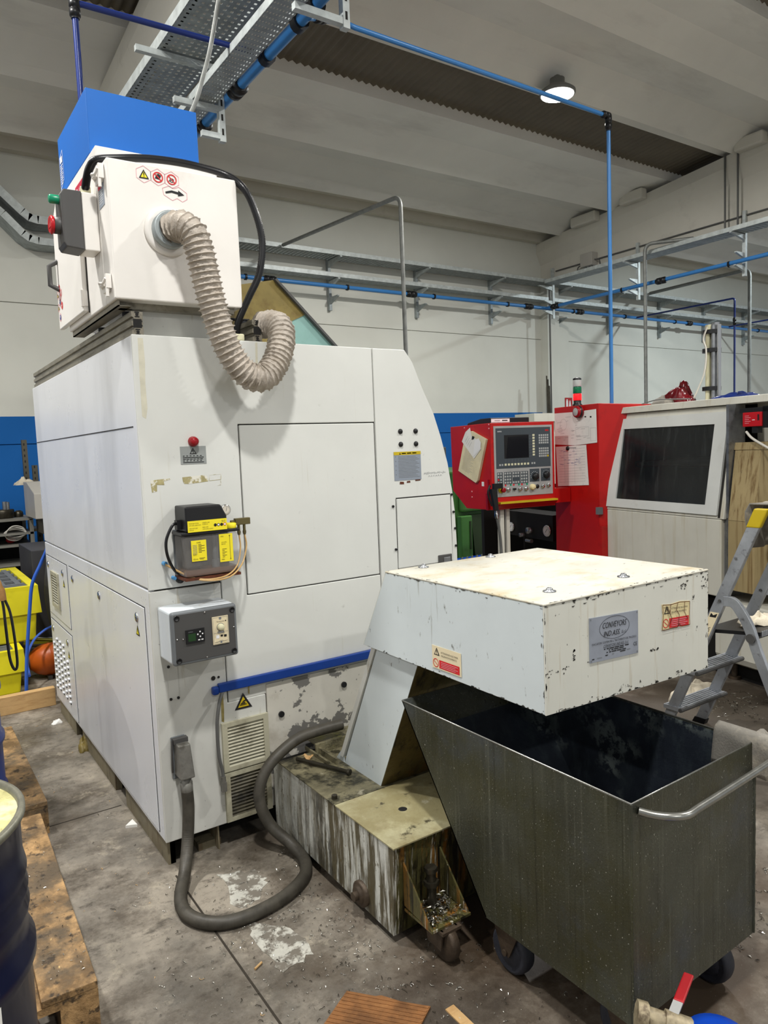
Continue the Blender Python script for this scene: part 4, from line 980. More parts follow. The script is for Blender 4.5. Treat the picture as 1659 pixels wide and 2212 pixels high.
mb=MB(); mb.tube(P,Rr,30,cap=True)
# crumple the fabric between the wire rings
rd=random.Random(11)
nv=[]
for idx,v in enumerate(mb.v):
    i=idx//30; k=idx%30
    if idx<len(P)*30:
        c=P[i]; d=Vector(v)-c; w=1+.05*math.sin(k*1.9+i*.55)*math.sin(i*.31+k*.7)+.03*math.sin(k*3.1-i*.9)
        nv.append(tuple(c+d*w))
    else: nv.append(v)
mb.v=nv; mb.build('duct_hose',duct,DT)
MB().tube([P[2],P[14]],.0545,30).build('hose_clamp',chrome,DT)
sc=MB(); sc.box((ic[0]+.018,-.055,2.480),(ic[0]+.045,-.04,2.495)); sc.cyl((ic[0]+.012,-.048,2.486),(ic[0]+.055,-.048,2.494),.005,n=8); sc.build('clamp_screw',steel,DT)

# ------------------------------------------------------------------ chip conveyor with hood, leg and sump
V=thing('chip_conveyor','cream chip conveyor with square discharge hood and oily sump box','conveyor',(.8,-.6,0))
hx0,hx1,hy0,hy1,hz0,hz1=.62,1.368,-1.40,-.655,.868,1.167
hm=MB(); t=.004
# hood: open underneath, walls + lid; back edge slants
def wall(poly,axis,a,b2): hm.prism(poly,axis,a,b2)
hm.prism([(hy0+t,.868),(hy0+t,hz1),(hy1,hz1),(-.49,.876)],'x',hx0+.0003,hx0+t)
hm.prism([(hy0+t,.862),(hy0+t,hz1),(hy1,hz1),(-.49,.876)],'x',hx1-t,hx1)
hm.prism([(hx0,.867),(hx1,.846),(hx1,hz1),(hx0,hz1)],'y',hy0,hy0+t)
hm.raw([(hx0,hy1,hz1),(hx1,hy1,hz1),(hx1,-.49,.876),(hx0,-.49,.876),(hx0,hy1-.006,hz1),(hx1,hy1-.006,hz1),(hx1,-.496,.876),(hx0,-.496,.876)],[(0,1,2,3),(7,6,5,4),(0,4,5,1),(3,2,6,7)])
HD=hm.build('hood',hood_white,V)
side_panel=MB().prism([(hy0+.0045,.869),(hy0+.0045,hz1-.003),(hy1-.002,hz1-.003),(-.493,.877)],'x',hx0-.0006,hx0+.0002).build('hood_side',leg_white,V)
MB().box((hx0-.002,hy0-.002,hz1-.002),(hx1+.002,hy1+.002,hz1+.004)).build('hood_lid',hood_top,V,bevel=.003)
for x,y in ((.76,-.69),(1.08,-.69),(1.077,-1.299),(.753,-1.295)): MB().lathe([(.019,0),(.019,.003),(.010,.004),(.010,.008),(.006,.012),(0,.0125)],(x,y,hz1+.004),'z',16).build('lid_bolt',steel,V)
# leg (inclined duct)
lx0,lx1=.648,1.28
LG=MB().prism([(-.262,.334),(-.525,.334),(-.905,1.10),(-.66,1.10)],'x',lx0,lx1); LG=LG.build('incline',leg_white,V)
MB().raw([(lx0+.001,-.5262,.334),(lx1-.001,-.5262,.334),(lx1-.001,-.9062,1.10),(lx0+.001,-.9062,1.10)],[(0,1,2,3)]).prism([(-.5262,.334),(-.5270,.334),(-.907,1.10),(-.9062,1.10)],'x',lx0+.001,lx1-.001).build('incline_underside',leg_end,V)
st=MB().prism([(-.262,.36),(-.238,.36),(-.635,1.10),(-.66,1.10)],'x',lx0-.006,lx0+.05); st.build('edge_strip',white_low,V)
MB().prism([(-.238,.36),(-.225,.36),(-.62,1.10),(-.635,1.10)],'x',lx0+.012,lx0+.04).build('edge_strip',seam,V)
MB().prism([(-.262,.337),(-.20,.337),(-.262,.40)],'x',lx0-.002,lx0+.002).build('gusset',leg_white,V)
# sump box
sx0,sx1,sy0,sy1=.441,1.5,-.907,-.03
sm=MB()
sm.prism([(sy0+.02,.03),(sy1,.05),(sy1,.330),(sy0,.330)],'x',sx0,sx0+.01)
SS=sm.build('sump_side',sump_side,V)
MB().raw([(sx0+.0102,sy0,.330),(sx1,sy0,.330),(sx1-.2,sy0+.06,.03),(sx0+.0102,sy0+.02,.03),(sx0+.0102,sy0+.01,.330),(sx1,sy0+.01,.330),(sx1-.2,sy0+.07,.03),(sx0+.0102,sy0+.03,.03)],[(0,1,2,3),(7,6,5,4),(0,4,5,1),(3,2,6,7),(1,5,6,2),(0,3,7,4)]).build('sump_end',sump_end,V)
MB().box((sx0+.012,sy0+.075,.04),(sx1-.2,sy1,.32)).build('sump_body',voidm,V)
MB().box((sx0-.004,sy0-.004,.3305),(sx1,-.545,.336)).build('sump_lid',sump_top,V,bevel=.001)
MB().box((sx0-.004,-.541,.3305),(.655,-.08,.3355)).build('sump_lid',sump_top2,V,bevel=.001)
MB().box((.655,-.541,.3305),(sx1,-.02,.334)).build('sump_lid',sump_top2,V)
MB().cyl((.462,-.50,.335),(.462,-.50,.348),.011,n=10).build('bolt',toolsteel,V); MB().lathe([(.016,0),(.012,.0012)],(.61,-.72,.336),'z',14).build('bolt_hole',voidm,V)
# raised tray behind the leg with cross member
q=MB(); q.box((.60,-.115,.335),(1.3,-.105,.375)); q.box((.60,-.104,.370),(1.3,-.02,.3755)); q.box((.61,-.26,.336),(.62,-.116,.36)); q.build('chute_frame',sump_top2,V)
q=MB(); q.box((.58,-.25,.336),(.588,-.05,.352)); q.build('angle_edge',sump_top2,V)
# big plug on the side, castor with bracket on the end
q=MB(); q.lathe([(.044,0),(.044,-.012),(.038,-.016),(.030,-.016),(.029,-.024),(.0,-.024)],(sx0,-.705,.085),'x',26); q.tube([(sx0-.023,-.705,.085),(sx0-.040,-.705,.085)],.017,6); q.build('drain_plug',rustwheel,V)
CB=MB()
CB.prism([(-.905,.275),(-.905,.13),(-1.045,.118)],'x',.475,.481); CB.prism([(-.905,.275),(-.905,.13),(-1.045,.118)],'x',.624,.630); CB.box((.475,-1.05,.112),(.630,-.905,.120))
CB=CB.build('castor_bracket',sump_end,V)
q=MB(); q.cyl((.556,-.945,.12),(.556,-.945,.235),.016,n=12); q.cyl((.556,-.945,.235),(.556,-.945,.25),.022,n=6); q.cyl((.556,-.945,.19),(.556,-.945,.205),.026,n=6); q.build('jack_screw',toolsteel,CB)
q=MB(); q.prism([(-1.06,.112),(-.97,.112),(-.985,.045),(-1.05,.045)],'x',.505,.511); q.prism([(-1.06,.112),(-.97,.112),(-.985,.045),(-1.05,.045)],'x',.560,.566); q.box((.50,-1.07,.103),(.575,-.955,.112)); q.build('castor_fork',rustwheel,CB)
q=MB(); q.lathe([(.0,-.017),(.052,-.017),(.058,-.012),(.058,.012),(.052,.017),(0,.017)],(.536,-1.035,.058),'x',30); q.build('castor_wheel',rustwheel,CB)
# labels
s=Label((.795,hy0-.0005,.976),(1,0,-.045),(0,0,1),.2135,.128,.002).plate(plategrey)
s.ring(.107,.091,.066,.0012,ink,1,48,.033)
s.text('CONVEYORS',.107,.092,.024,ink,shear=.3,wid=.105,center=True); s.text('IND.ASS.',.094,.068,.022,ink,shear=.3,wid=.072,center=True); s.text('S.r.l.',.136,.069,.013,ink,shear=.3,wid=.02)
s.text('EVACUATORI  E SISTEMI PER IL TRATTAMENTO DEL TRUCIOLO',.106,.049,.0085,ink,wid=.195,center=True)
s.text('CONVEYORS IND.ASS. S.r.l.',.112,.037,.011,ink,shear=.3,wid=.110,center=True); s.line([(.057,.0355),(.167,.0355)],.0006,ink)
for x,y,w_ in ((.0595,.0305,.105),(.08,.0255,.064),(.07,.0200,.085)):
    k=0
    while k<w_: s.rect(x+k,y,.006+.003*((int(k*1e4)//7)%3),.0028,ink); k+=.0115
s.text('CE',.190,.024,.016,ink,wid=.016); s.rect(.008,.008,.010,.0028,ink); s.rect(.03,.009,.02,.0022,inkgrey); s.rect(.065,.012,.011,.0028,ink); s.rect(.095,.013,.008,.0022,inkgrey); s.rect(.130,.015,.024,.0028,ink); s.rect(.160,.017,.016,.0022,inkgrey)
for x,y in ((.005,.005),(.2085,.005),(.005,.123),(.2085,.123)): s.disc(x,y,.0028,inkgrey,1,10)
s.build('nameplate',V)
def hazard(origin,xd,yd,w,h,m,torn=False):
    s=Label(origin,xd,yd,w,h,.001)
    if torn:
        s.plate(m,[(.0,.002),(.10*w,.0),(.45*w,.03*h),(.52*w,.0),(.60*w,.14*h),(.68*w,.02*h),(w,.04*h),(.98*w,.5*h),(w,.96*h),(.62*w,h),(.3*w,.94*h),(.0,.97*h),(.03*w,.6*h)])
    else: s.plate(m)
    s.rect(.25*w,.06*h,.70*w,.36*h,inkred)
    for i in range(4): s.rect(.32*w,(.12+.07*i)*h,(.5+.08*(i%2))*w,.022*h,pink,2)
    s.tri_warn(.07*w,.60*h,.20*w,m,ink,'!'); s.text('ATTENZIONE ALLE MANI',.32*w,.74*h,.10*h,ink,wid=.58*w); s.text('ORGANI IN MOVIMENTO',.32*w,.60*h,.10*h,ink,wid=.54*w)
    s.ring(.13*w,.25*h,.10*w,.012*w*1.5,inkred,1,24); s.line([(.07*w,.32*h),(.19*w,.18*h)],.002,inkred)
    if torn:
        for pts in (((.30*w,h*.95),(.27*w,.6*h),(.34*w,.4*h),(.2*w,.1*h)),((.55*w,.97*h),(.5*w,.7*h),(.6*w,.5*h),(.56*w,.1*h)),((.8*w,.97*h),(.78*w,.6*h),(.9*w,.3*h))): s.line(pts,.002,rust,3)
        s.loop([(.0,.03*h),(.10*w,.02*h),(.45*w,.05*h),(.52*w,.03*h),(.60*w,.16*h),(.68*w,.05*h),(.98*w,.06*h),(.97*w,.5*h),(.98*w,.94*h),(.62*w,.97*h),(.3*w,.92*h),(.02*w,.95*h),(.04*w,.6*h)],.0022,rust,3)
    s.build('hazard_label',V)
hazard((hx0-.0018,-.911,.889),(0,-1,0),(0,0,1),.143,.074,beigec)
hazard((1.124,hy0-.0005,1.011),(1,0,-.06),(0,0,1),.144,.084,beige,True)
# worn edges: small bare chips along the sheet edges of hood and lid
def chips(par,edges,seed,name='paint_chips'):
    r2=random.Random(seed); mb=MB()
    for A,B,inw,nrm,dens,dmax in edges:
        A=Vector(A);B=Vector(B);inw=Vector(inw);nrm=Vector(nrm); d=(B-A); Lg=d.length; d=d.normalized(); n=int(Lg*dens*.7)
        for _ in range(n):
            t=r2.random()*Lg; l=abs(r2.gauss(0,.010))+.002; h=min(dmax,abs(r2.gauss(0,dmax*.35))+.0012); o=0 if r2.random()<.8 else r2.random()*dmax*1.6
            if t+l>Lg: l=Lg-t
            P=[A+d*t+inw*o,A+d*(t+l)+inw*o,A+d*(t+l*(.6+.4*r2.random()))+inw*(o+h*.5),A+d*(t+l*(.3+.3*r2.random()))+inw*(o+h),A+d*(t+l*.1*r2.random())+inw*(o+h*.6)]
            P=[p+nrm*.0007 for p in P]; mb.raw(P,[(0,1,2,3,4)])
    o=mb.build(name,chipdark,par); o['kind']='stuff'; return o
zt_=hz1-.002
chips(V,[((hx0,hy0,zt_),(hx1,hy0,zt_),(0,0,-1),(0,-1,0),110,.010),((hx0,hy0,.868),(hx0,hy0,zt_),(1,0,0),(0,-1,0),60,.006),((hx1-.0,hy0,.85),(hx1,hy0,zt_),(-1,0,0),(0,-1,0),90,.010),((hx0,hy0,.868),(hx1,hy0,.8475),(0,0,1),(0,-1,0),120,.010),
 ((hx0-.0007,hy0+.004,zt_),(hx0-.0007,hy1,zt_),(0,0,-1),(-1,0,0),60,.006),((hx0-.0007,hy0+.004,.869),(hx0-.0007,-.5,.877),(0,0,1),(-1,0,0),60,.006),((hx0-.0007,hy0+.004,.87),(hx0-.0007,hy0+.004,zt_),(0,1,0),(-1,0,0),50,.005),
 ((hx0,hy0,hz1+.004),(hx1,hy0,hz1+.004),(0,1,0),(0,0,1),70,.007),((hx0,hy0,hz1+.004),(hx0,hy1,hz1+.004),(1,0,0),(0,0,1),40,.005)],5)
s=Label((hx0,hy0-.0003,.868),(1,0,-.028),(0,0,1),.75,.3,.0002)
for x0,y0,w0,h0,sd in ((.0,.10,.09,.02,1),(.165,.115,.03,.035,2),(.105,.13,.008,.03,3),(.445,.10,.04,.006,4),(.71,.26,.03,.04,5),(.60,.27,.03,.02,6)):
    r2=random.Random(sd)
    for _ in range(14):
        x=x0+r2.random()*w0; y=y0+r2.random()*h0; a=.002+r2.random()*.008; b2=.0015+r2.random()*.006; s.flat([(x,y),(x+a,y+b2*.2),(x+a*.7,y+b2),(x+a*.2,y+b2*.8)],chipdark,0)
s.build('paint_chips',V)['kind']='stuff'
# spindle bar lying on the sump and a leaf
tag(MB().tube([(.50,-.13,.347),(.60,-.36,.347),(.602,-.365,.347),(.606,-.375,.347)],[.008,.008,.012,.012],10).build('metal_rod',toolsteel),'dark metal rod lying on the grimy sump lid','rod')
tag(MB().sheet([[(.53+.012*i+.004*math.sin(j*2),-.12-.012*j,.345+.010*math.sin(i*1.7+j)) for j in range(4)] for i in range(4)],.002).build('rag_scrap',woodpale),'small tan scrap lying on the grimy sump lid','scrap')

# ------------------------------------------------------------------ tipping bin on wheels
T=thing('swarf_bin','oily steel swarf bin on wheels with a bent push handle','bin',(.9,-1.3,0))
zb,zt=.16,.730; bx0,bx1=.613,1.180; yf=-1.675; yr=-.735
th=.004
def quad_wall(pts,off,mb):
    off=Vector(off); a=[Vector(p) for p in pts]; mb.raw(a+[p+off for p in a],[(0,1,2,3),(7,6,5,4),(0,4,5,1),(1,5,6,2),(2,6,7,3),(3,7,4,0)])
bn=MB()
Lp=[(bx0,yf,zb),(bx0,-1.14,zb),(bx0,yr,zt),(bx0,yf,zt)]; quad_wall(Lp,(th,0,0),bn)
Rp=[(bx1,yf+.015,zb),(bx1,-1.14,zb),(bx1+.012,yr,zt),(bx1,yf+.015,zt)]; quad_wall(Rp,(-th,0,0),bn)
quad_wall([(bx0,yf,zb),(bx1,yf+.015,zb),(bx1,yf+.015,zt),(bx0,yf,zt)],(0,th,0),bn)
quad_wall([(bx0,-1.14,zb),(bx1,-1.14,zb),(bx1+.01,yr,zt),(bx0,yr,zt)],(0,-th,.003),bn)
bn.box((bx0+.001,yf+.017,zb),(bx1-.001,-1.14,zb+th))
TB=bn.build('hopper',bin_steel,T)
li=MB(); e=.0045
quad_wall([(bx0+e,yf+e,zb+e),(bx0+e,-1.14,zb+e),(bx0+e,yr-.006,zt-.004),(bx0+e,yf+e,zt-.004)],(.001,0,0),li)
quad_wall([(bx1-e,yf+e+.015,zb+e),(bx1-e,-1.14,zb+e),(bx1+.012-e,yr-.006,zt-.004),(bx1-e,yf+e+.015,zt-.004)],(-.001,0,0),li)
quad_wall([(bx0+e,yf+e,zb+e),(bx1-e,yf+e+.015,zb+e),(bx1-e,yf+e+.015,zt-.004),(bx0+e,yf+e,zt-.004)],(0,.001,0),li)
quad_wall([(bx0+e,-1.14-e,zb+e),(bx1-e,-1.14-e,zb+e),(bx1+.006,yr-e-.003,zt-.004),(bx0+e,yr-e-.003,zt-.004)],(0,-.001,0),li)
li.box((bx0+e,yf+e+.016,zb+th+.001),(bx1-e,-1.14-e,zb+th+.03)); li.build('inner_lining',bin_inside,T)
ed=MB(); ed.tube([(bx0+.002,yr,zt),(bx0+.002,yf+.002,zt),(bx1-.002,yf+.017,zt),(bx1+.01,yr,zt),(bx0+.002,yr,zt)],.0032,6)
ed.build('rim',bin_edge,T)
for x_,y_ in ((bx0,yf),(bx1,yf+.015)): MB().tube([(x_,y_,zb+.57*i/40) for i in range(41)],[.0035+.0012*((i*7)%5)/4 for i in range(41)],8).build('corner_weld',bin_steel,T)
hn=MB(); hz=.703
hn.tube(curve([(bx0+.025,yf-.002,hz+.005),(bx0+.045,yf-.03,hz),(bx0+.07,yf-.060,hz),(bx0+.105,yf-.078,hz),(bx0+.16,yf-.075,hz),(bx0+.30,yf-.066,hz),(bx1-.03,yf-.048,hz),(bx1+.02,yf-.03,hz),(bx1+.028,yf+.0,hz),(bx1+.02,yf+.04,hz)],7),.0095,12); hn.build('push_handle',bin_edge,T)
def wheel(x,y,r,nm,lab):
    w=MB().lathe([(.0,-.022),(.6*r,-.022),(.66*r,-.017),(.82*r,-.024),(.95*r,-.020),(r,-.008),(r,.008),(.95*r,.020),(.82*r,.024),(.66*r,.017),(.6*r,.022),(0,.022)],(x,y,r),'x',36).build('wheel',tyre,T); part(w,lab)
    f=MB(); f.prism([(y-.05,2*r-.01+.005),(y+.05,2*r+.005),(y+.015,r-.01),(y-.015,r-.01)],'x',x-.034,x-.029); f.prism([(y-.05,2*r-.005),(y+.05,2*r+.005),(y+.015,r-.01),(y-.015,r-.01)],'x',x+.029,x+.034); f.cyl((x-.04,y,r),(x+.04,y,r),.010,n=10); f.box((x-.04,y-.055,2*r+.004),(x+.04,y+.055,zb)); f.build('fork',rustwheel,w)
wheel(.668,-1.20,.072,'a','grey tyred front wheel'); wheel(.70,-1.585,.072,'b','grey tyred rear wheel'); wheel(1.10,-1.57,.072,'c','grey tyred rear wheel'); wheel(1.10,-1.2,.072,'d','grey tyred front wheel')
# ------------------------------------------------------------------ red and white machine in its own frame: lx into the machine, ly along the front, z up
A2=math.radians(-11.2); O2=Vector((3.55,-.2,0)); F2=Matrix.Translation(O2)@Matrix.Rotation(A2,4,'Z')
W=thing('cnc_machine','cream CNC machine with dark tinted door window and red control column','machine',O2,A2)
def m2(): return MB(F2)
m2().prism([(.16,.0),(1.3,.0),(1.3,.5),(.16,.5)],'y',-.9,2.7).build('base',voidm,W)  # near-black block stands in for the shaded void under the machine
m2().box((.30,-.9,.5),(1.35,2.2,1.80)).build('body',cream,W)
m2().box((.0,.085,.56),(.06,1.165,1.060)).build('lower_panel',cream,W,bevel=.006)
m2().box((.03,.03,.62),(.08,.085,1.07)).build('edge_strip',steel,W)
sl=lambda z:(z-1.06)/.73*.118
def slab(y0,z0,y1,z1,t0,t1,name,mat,par,bev=0):
    P=[]
    for z in (z0,z1):
        P+=[(sl(z)+t0,y0,z),(sl(z)+t1,y0,z),(sl(z)+t1,y1,z),(sl(z)+t0,y1,z)]
    return m2().hexa(P).build(name,mat,par,bevel=bev)
ds=m2()
def fb0(mb,y0,z0,y1,z1,t0,t1):
    P=[]
    for z in (z0,z1): P+=[(sl(z)+t0,y0,z),(sl(z)+t1,y0,z),(sl(z)+t1,y1,z),(sl(z)+t0,y1,z)]
    mb.hexa(P)
for q in ((.065,1.064,.205,1.782),(1.08,1.064,1.165,1.782),(.205,1.064,1.08,1.14),(.205,1.675,1.08,1.782)): fb0(ds,*q,.0,.05)
DR=ds.build('door_surround',cream,W)
m2().box((.292,.07,1.06),(.298,1.16,1.79)).build('shade_backing',voidm,W)  # near-black sheet added so the space behind the window looks unlit
m2().tube([(.19,.22,1.425),(.19,.60,1.415)],.045,20).tube([(.20,.60,1.415),(.20,1.05,1.40)],.03,16).build('streak_bar',chrome,W)  # chrome bar added behind the pane to catch a bright streak
FR=[]
fo=m2()
def fbar(mb,y0,z0,y1,z1,t0,t1):
    P=[]
    for z in (z0,z1): P+=[(sl(z)+t0,y0,z),(sl(z)+t1,y0,z),(sl(z)+t1,y1,z),(sl(z)+t0,y1,z)]
    mb.hexa(P)
for q in ((.115,1.085,.215,1.745),(1.07,1.085,1.165,1.745),(.215,1.085,1.07,1.147),(.215,1.668,1.07,1.745)): fbar(fo,*q,-.014,.0)
fo.build('window_frame',creamw,W)
slab(.205,1.14,1.08,1.675,-.003,-.001,'window_pane',glassdk,W)
slab(.095,1.07,.112,1.77,-.003,.0,'seam',seam,W)
m2().box((.02,.045,1.07),(.16,.065,1.785)).build('edge_strip',steel,W)
m2().prism([(.085,1.786),(1.35,1.79),(1.35,1.845),(.095,1.832)],'y',-.9,1.12).build('top_cover',cream,W,bevel=.003)
# red column
rc=m2()
rc.hexa([(-.03,1.225,.0),(-.03,1.785,.0),(.45,1.785,.0),(.45,1.165,.0),(-.03,1.215,1.875),(-.03,1.775,1.875),(.45,1.775,1.85),(.45,1.03,1.85)])
RC=rc.build('control_column',red,W,bevel=.004); part(RC,'red control column')
m2().hexa([(-.028,1.222,.0),(.11,1.165,.0),(.11,1.20,.0),(-.02,1.23,.0),(-.028,1.212,1.873),(.14,1.04,1.835),(.14,1.08,1.835),(-.02,1.22,1.873)]).build('side_cheek',red,RC)
m2().box((-.034,1.30,.60),(-.028,1.46,.64)).build('cover_lip',red,RC)
m2().box((-.06,1.19,1.02),(-.02,1.225,1.075)).build('hinge',midgrey,RC)
m2().box((-.055,1.165,.64),(-.0,1.21,.93)).build('cover_strip',red,RC)
# papers on the column
def m2label(o,xd,yd,w,h,th=.002): return Label(o,xd,yd,w,h,th,F2)
s=m2label((-.0345,1.765,1.570),(0,-1,0),(0,0,1),.535,.262,.0015).plate(paper,[(0,0),(.268,-.012),(.535,.005),(.53,.262),(.27,.255),(.0,.258)])
rr=random.Random(9)
for k in range(26):
    x=.03+rr.random()*.44;y=.03+rr.random()*.19; s.line([(x,y),(x+.02+rr.random()*.05,y+rr.random()*.006)],.0016,inkgrey)
s.loop([(.28,.06),(.44,.06),(.44,.13),(.28,.13)],.0012,inkgrey); s.loop([(.46,.02),(.525,.02),(.525,.12),(.46,.12)],.0012,inkgrey); s.ring(.12,.16,.045,.0012,inkgrey)
s.flat([(.39,.205),(.41,.205),(.41,.215),(.39,.215)],ink); s.flat([(.455,.20),(.475,.20),(.475,.212),(.455,.212)],ink)
o=s.mb.build('drawing_sheet',s.mats); tag(o,'white paper drawing pinned high on the red column','paper')
s=m2label((-.0345,1.735,1.225),(0,-1,0),(0,0,1),.40,.325,.0015).plate(paper,[(.0,-.004),(.40,.018),(.375,.335),(-.02,.325)])
for k in range(13): s.line([(.02,.03+.022*k),(.36,.048+.022*k)],.001,inkgrey)
for x in (.10,.23): s.line([(x,.02),(x-.01,.31)],.001,inkgrey)
for k in range(24):
    x=.03+rr.random()*.28;y=.17+rr.random()*.12; s.line([(x,y),(x+.03,y+.002)],.0022,inkblue)
s.rect(.13,.310,.12,.006,inkgrey)
o=s.mb.build('table_sheet',s.mats); tag(o,'white printed table sheet pinned below the drawing on the red column','paper')
mg=MB(F2).lathe([(.018,0),(.016,-.01),(0,-.011)],(-.037,1.59,1.535),'x',16).build('magnet',black); tag(mg,'round black magnet holding the table sheet','magnet')
# signal tower and round beacon
ST=m2().lathe([(.040,0),(.040,.02),(.030,.03),(.030,.055)],(.03,1.545,1.865),'z',24).build('signal_tower',black,W); part(ST,'signal tower with red, green and clear lenses')
for z,m in ((1.92,ledred),(1.975,ledgreen),(2.03,ledclear)):
    m2().lathe([(.0,.0),(.033,0),(.034,.004),(.034,.048),(.033,.052),(0,.052)],(.03,1.545,z),'z',28).build('lens',m,ST)
m2().lathe([(.034,0),(.034,.012),(.02,.018),(0,.018)],(.03,1.545,2.083),'z',24).build('cap',black,ST)
bc=m2(); bc.lathe([(.046,0),(.048,-.03),(.044,-.05),(.036,-.055)],(-.03,1.425,1.822),'x',32); BC=bc.build('siren',reddark,W)
m2().lathe([(.036,-.050),(.030,-.056),(0,-.058)],(-.03,1.425,1.822),'x',28).build('siren_grille',ledclear,BC)
m2().lathe([(.049,-.02),(.050,-.035),(.047,-.036)],(-.03,1.425,1.822),'x',28).build('siren_ring',black,BC)
# pendant control box: faces towards -ly
PX0,PX1,PY=-.79,-.20,1.55
PB=m2().prism([(1.55,1.757),(2.2,1.752),(2.185,1.21),(1.955,1.072),(1.55,1.082)],'x',PX0,PX1).build('control_panel',red,W,bevel=.004); part(PB,'red control panel box with keypad')
m2().box((PX1,1.57,1.10),(-.035,1.70,1.215)).build('panel_arm',red,PB)
m2().box((PX0+.045,PY-.05,1.128),(PX1-.01,PY-.0,1.142)).build('yellow_strip',yeldark,PB)
m2().prism([(PY,1.128),(PY-.05,1.128),(PY,1.088)],'x',PX0+.04,PX1-.01).build('palm_ledge',red,PB)
pw,ph=.540,.551
s=m2label((-.765,PY-.0005,1.180),(1,0,0),(0,0,1),pw,ph,.004).plate(alu)
U=lambda u:u*pw
Vv=lambda v:ph*(1-v)
s.rect(U(.03),Vv(.60),U(.94),ph*.57,panelgrey)
s.text('SIEMENS',U(.06),Vv(.085),.014,inkwhite,wid=.038); s.rect(U(.88),Vv(.09),U(.06),.014,inkred)
s.rect(U(.17),Vv(.46),U(.42),ph*.33,black,2); s.flat([(U(.235),Vv(.16)),(U(.585),Vv(.14)),(U(.585),Vv(.45)),(U(.20),Vv(.46))],screen,3)
for i in range(8): s.rect(U(.655),Vv(.155+i*.040),U(.038),.015,keycream,2); s.line([(U(.59),Vv(.15+i*.042)),(U(.65),Vv(.15+i*.040))],.001,inkgrey,2)
for (v0,n) in ((.135,4),(.325,4)):
    for r in range(n):
        for c in range(5): s.rect(U(.765+c*.036),Vv(v0+.025+r*.036),U(.026),.014,(yeldark if (v0>.3 and r==3 and c==4) else keygrey),2)
for i in range(8): s.rect(U(.17+i*.055),Vv(.56),U(.034),.016,keycream,2); s.line([(U(.19+i*.055),Vv(.47)),(U(.187+i*.055),Vv(.535))],.001,inkgrey,2)
for i in (0,1): s.rect(U(.08+i*.04),Vv(.56),U(.026),.014,keygrey,2); s.rect(U(.63+i*.04),Vv(.555),U(.026),.014,keygrey,2)
for gi,(u0,cs) in enumerate(((.05,2),(.165,3),(.305,3),(.445,3))):
    s.rect(U(u0-.008),Vv(.825),U(cs*.04+.012),ph*.175,panelgrey)
    for r in range(4):
        if gi==2 and r==2: continue
        for c in range(cs): s.rect(U(u0+c*.04),Vv(.685+r*.043),U(.026),.015,(inkred if (gi==0 and r==2 and c==0) else keygrey),2)
    s.disc(U(u0+.012),Vv(.838),.008,inkred,2,12); s.disc(U(u0+cs*.04-.02),Vv(.838),.008,greenp,2,12)
s.rect(U(.595),Vv(.81),U(.17),ph*.185,panelgrey); s.rect(U(.79),Vv(.81),U(.165),ph*.185,panelgrey)
for k in range(10):
    a=math.radians(200-k*25); s.disc(U(.68)+.036*math.cos(a),Vv(.73)+.036*math.sin(a),.0025,inkwhite,2,6)
    s.disc(U(.88)+.034*math.cos(a),Vv(.715)+.034*math.sin(a),.002,inkwhite,2,6)
KP=s.build('keypad',PB)
for u,v in ((.69,.735),(.885,.72)): m2().lathe([(.028,0),(.026,-.020),(.020,-.026),(0,-.026)],(-.765+U(u),PY-.0045,1.18+Vv(v)),'y',24).build('rotary_knob',black,PB)
q=m2().lathe([(.024,0),(.024,-.006)],(-.765+U(.10),PY-.0045,1.18+Vv(.90)),'y',24).build('yellow_ring',yel,PB)
q=m2().lathe([(.012,0),(.012,-.020),(.020,-.022),(.020,-.034),(.012,-.038),(0,-.038)],(-.765+U(.11),PY-.0045,1.18+Vv(.90)),'y',24).build('stop_button',reddark,PB)
for u,v in ((.22,.90),(.42,.90),(.525,.90),(.82,.88),(.92,.87)): m2().lathe([(.018,0),(.017,-.012),(.013,-.016),(0,-.016)],(-.765+U(u),PY-.0045,1.18+Vv(v)),'y',20).build('selector',chrome,PB)
q=m2(); q.lathe([(.024,0),(.023,-.02),(.018,-.026),(0,-.027)],(-.765+U(.635),PY-.0045,1.18+Vv(.885)),'y',24); q.build('selector',beige,PB)
q=m2(); q.lathe([(.017,0),(.017,-.003),(0,-.003)],(-.765+U(.725),PY-.0045,1.18+Vv(.882)),'y',20); q.box((-.765+U(.30),PY-.02,1.18+Vv(.91)),(-.765+U(.345),PY-.004,1.18+Vv(.885))); q.build('key_switch',black,PB)
# clipped papers on the left cheek
s=m2label((PX0-.0015,2.05,1.28),(0,-1,0),(0,0,1),.5,.46,.018)
cp=lambda ly,z:(2.05-ly,z-1.28)
s.plate(paperold,[cp(2.046,1.383),cp(1.765,1.29),cp(1.735,1.31),cp(1.588,1.632),cp(1.815,1.705),cp(1.93,1.64)])
for k in range(22):
    t=k/22; a=cp(2.0-.10*t,1.405+.21*t); s.line([(a[0]+.01,a[1]),(a[0]+.01+.17*(.7+.3*((k*7)%5)/5),a[1]-.055*(.7+.3*((k*7)%5)/5))],.0018,inkgrey)
o=s.mb.build('clipped_pad',s.mats); tag(o,'stained paper pad hung on the left cheek of the red control panel','paper')
s=m2label((PX0-.022,2.05,1.28),(0,-1,0),(0,0,1),.5,.46,.001)
s.plate(paper,[cp(1.965,1.625),cp(1.775,1.483),cp(1.66,1.56),cp(1.70,1.63),cp(1.80,1.66),cp(1.827,1.732),cp(1.90,1.70)])
s.flat([cp(1.78,1.50),cp(1.665,1.56),cp(1.655,1.61),cp(1.69,1.645),cp(1.75,1.63),cp(1.77,1.57)],inkwhite,3); s.flat([cp(1.79,1.665),cp(1.755,1.66),cp(1.765,1.64),cp(1.80,1.635)],ink,4)
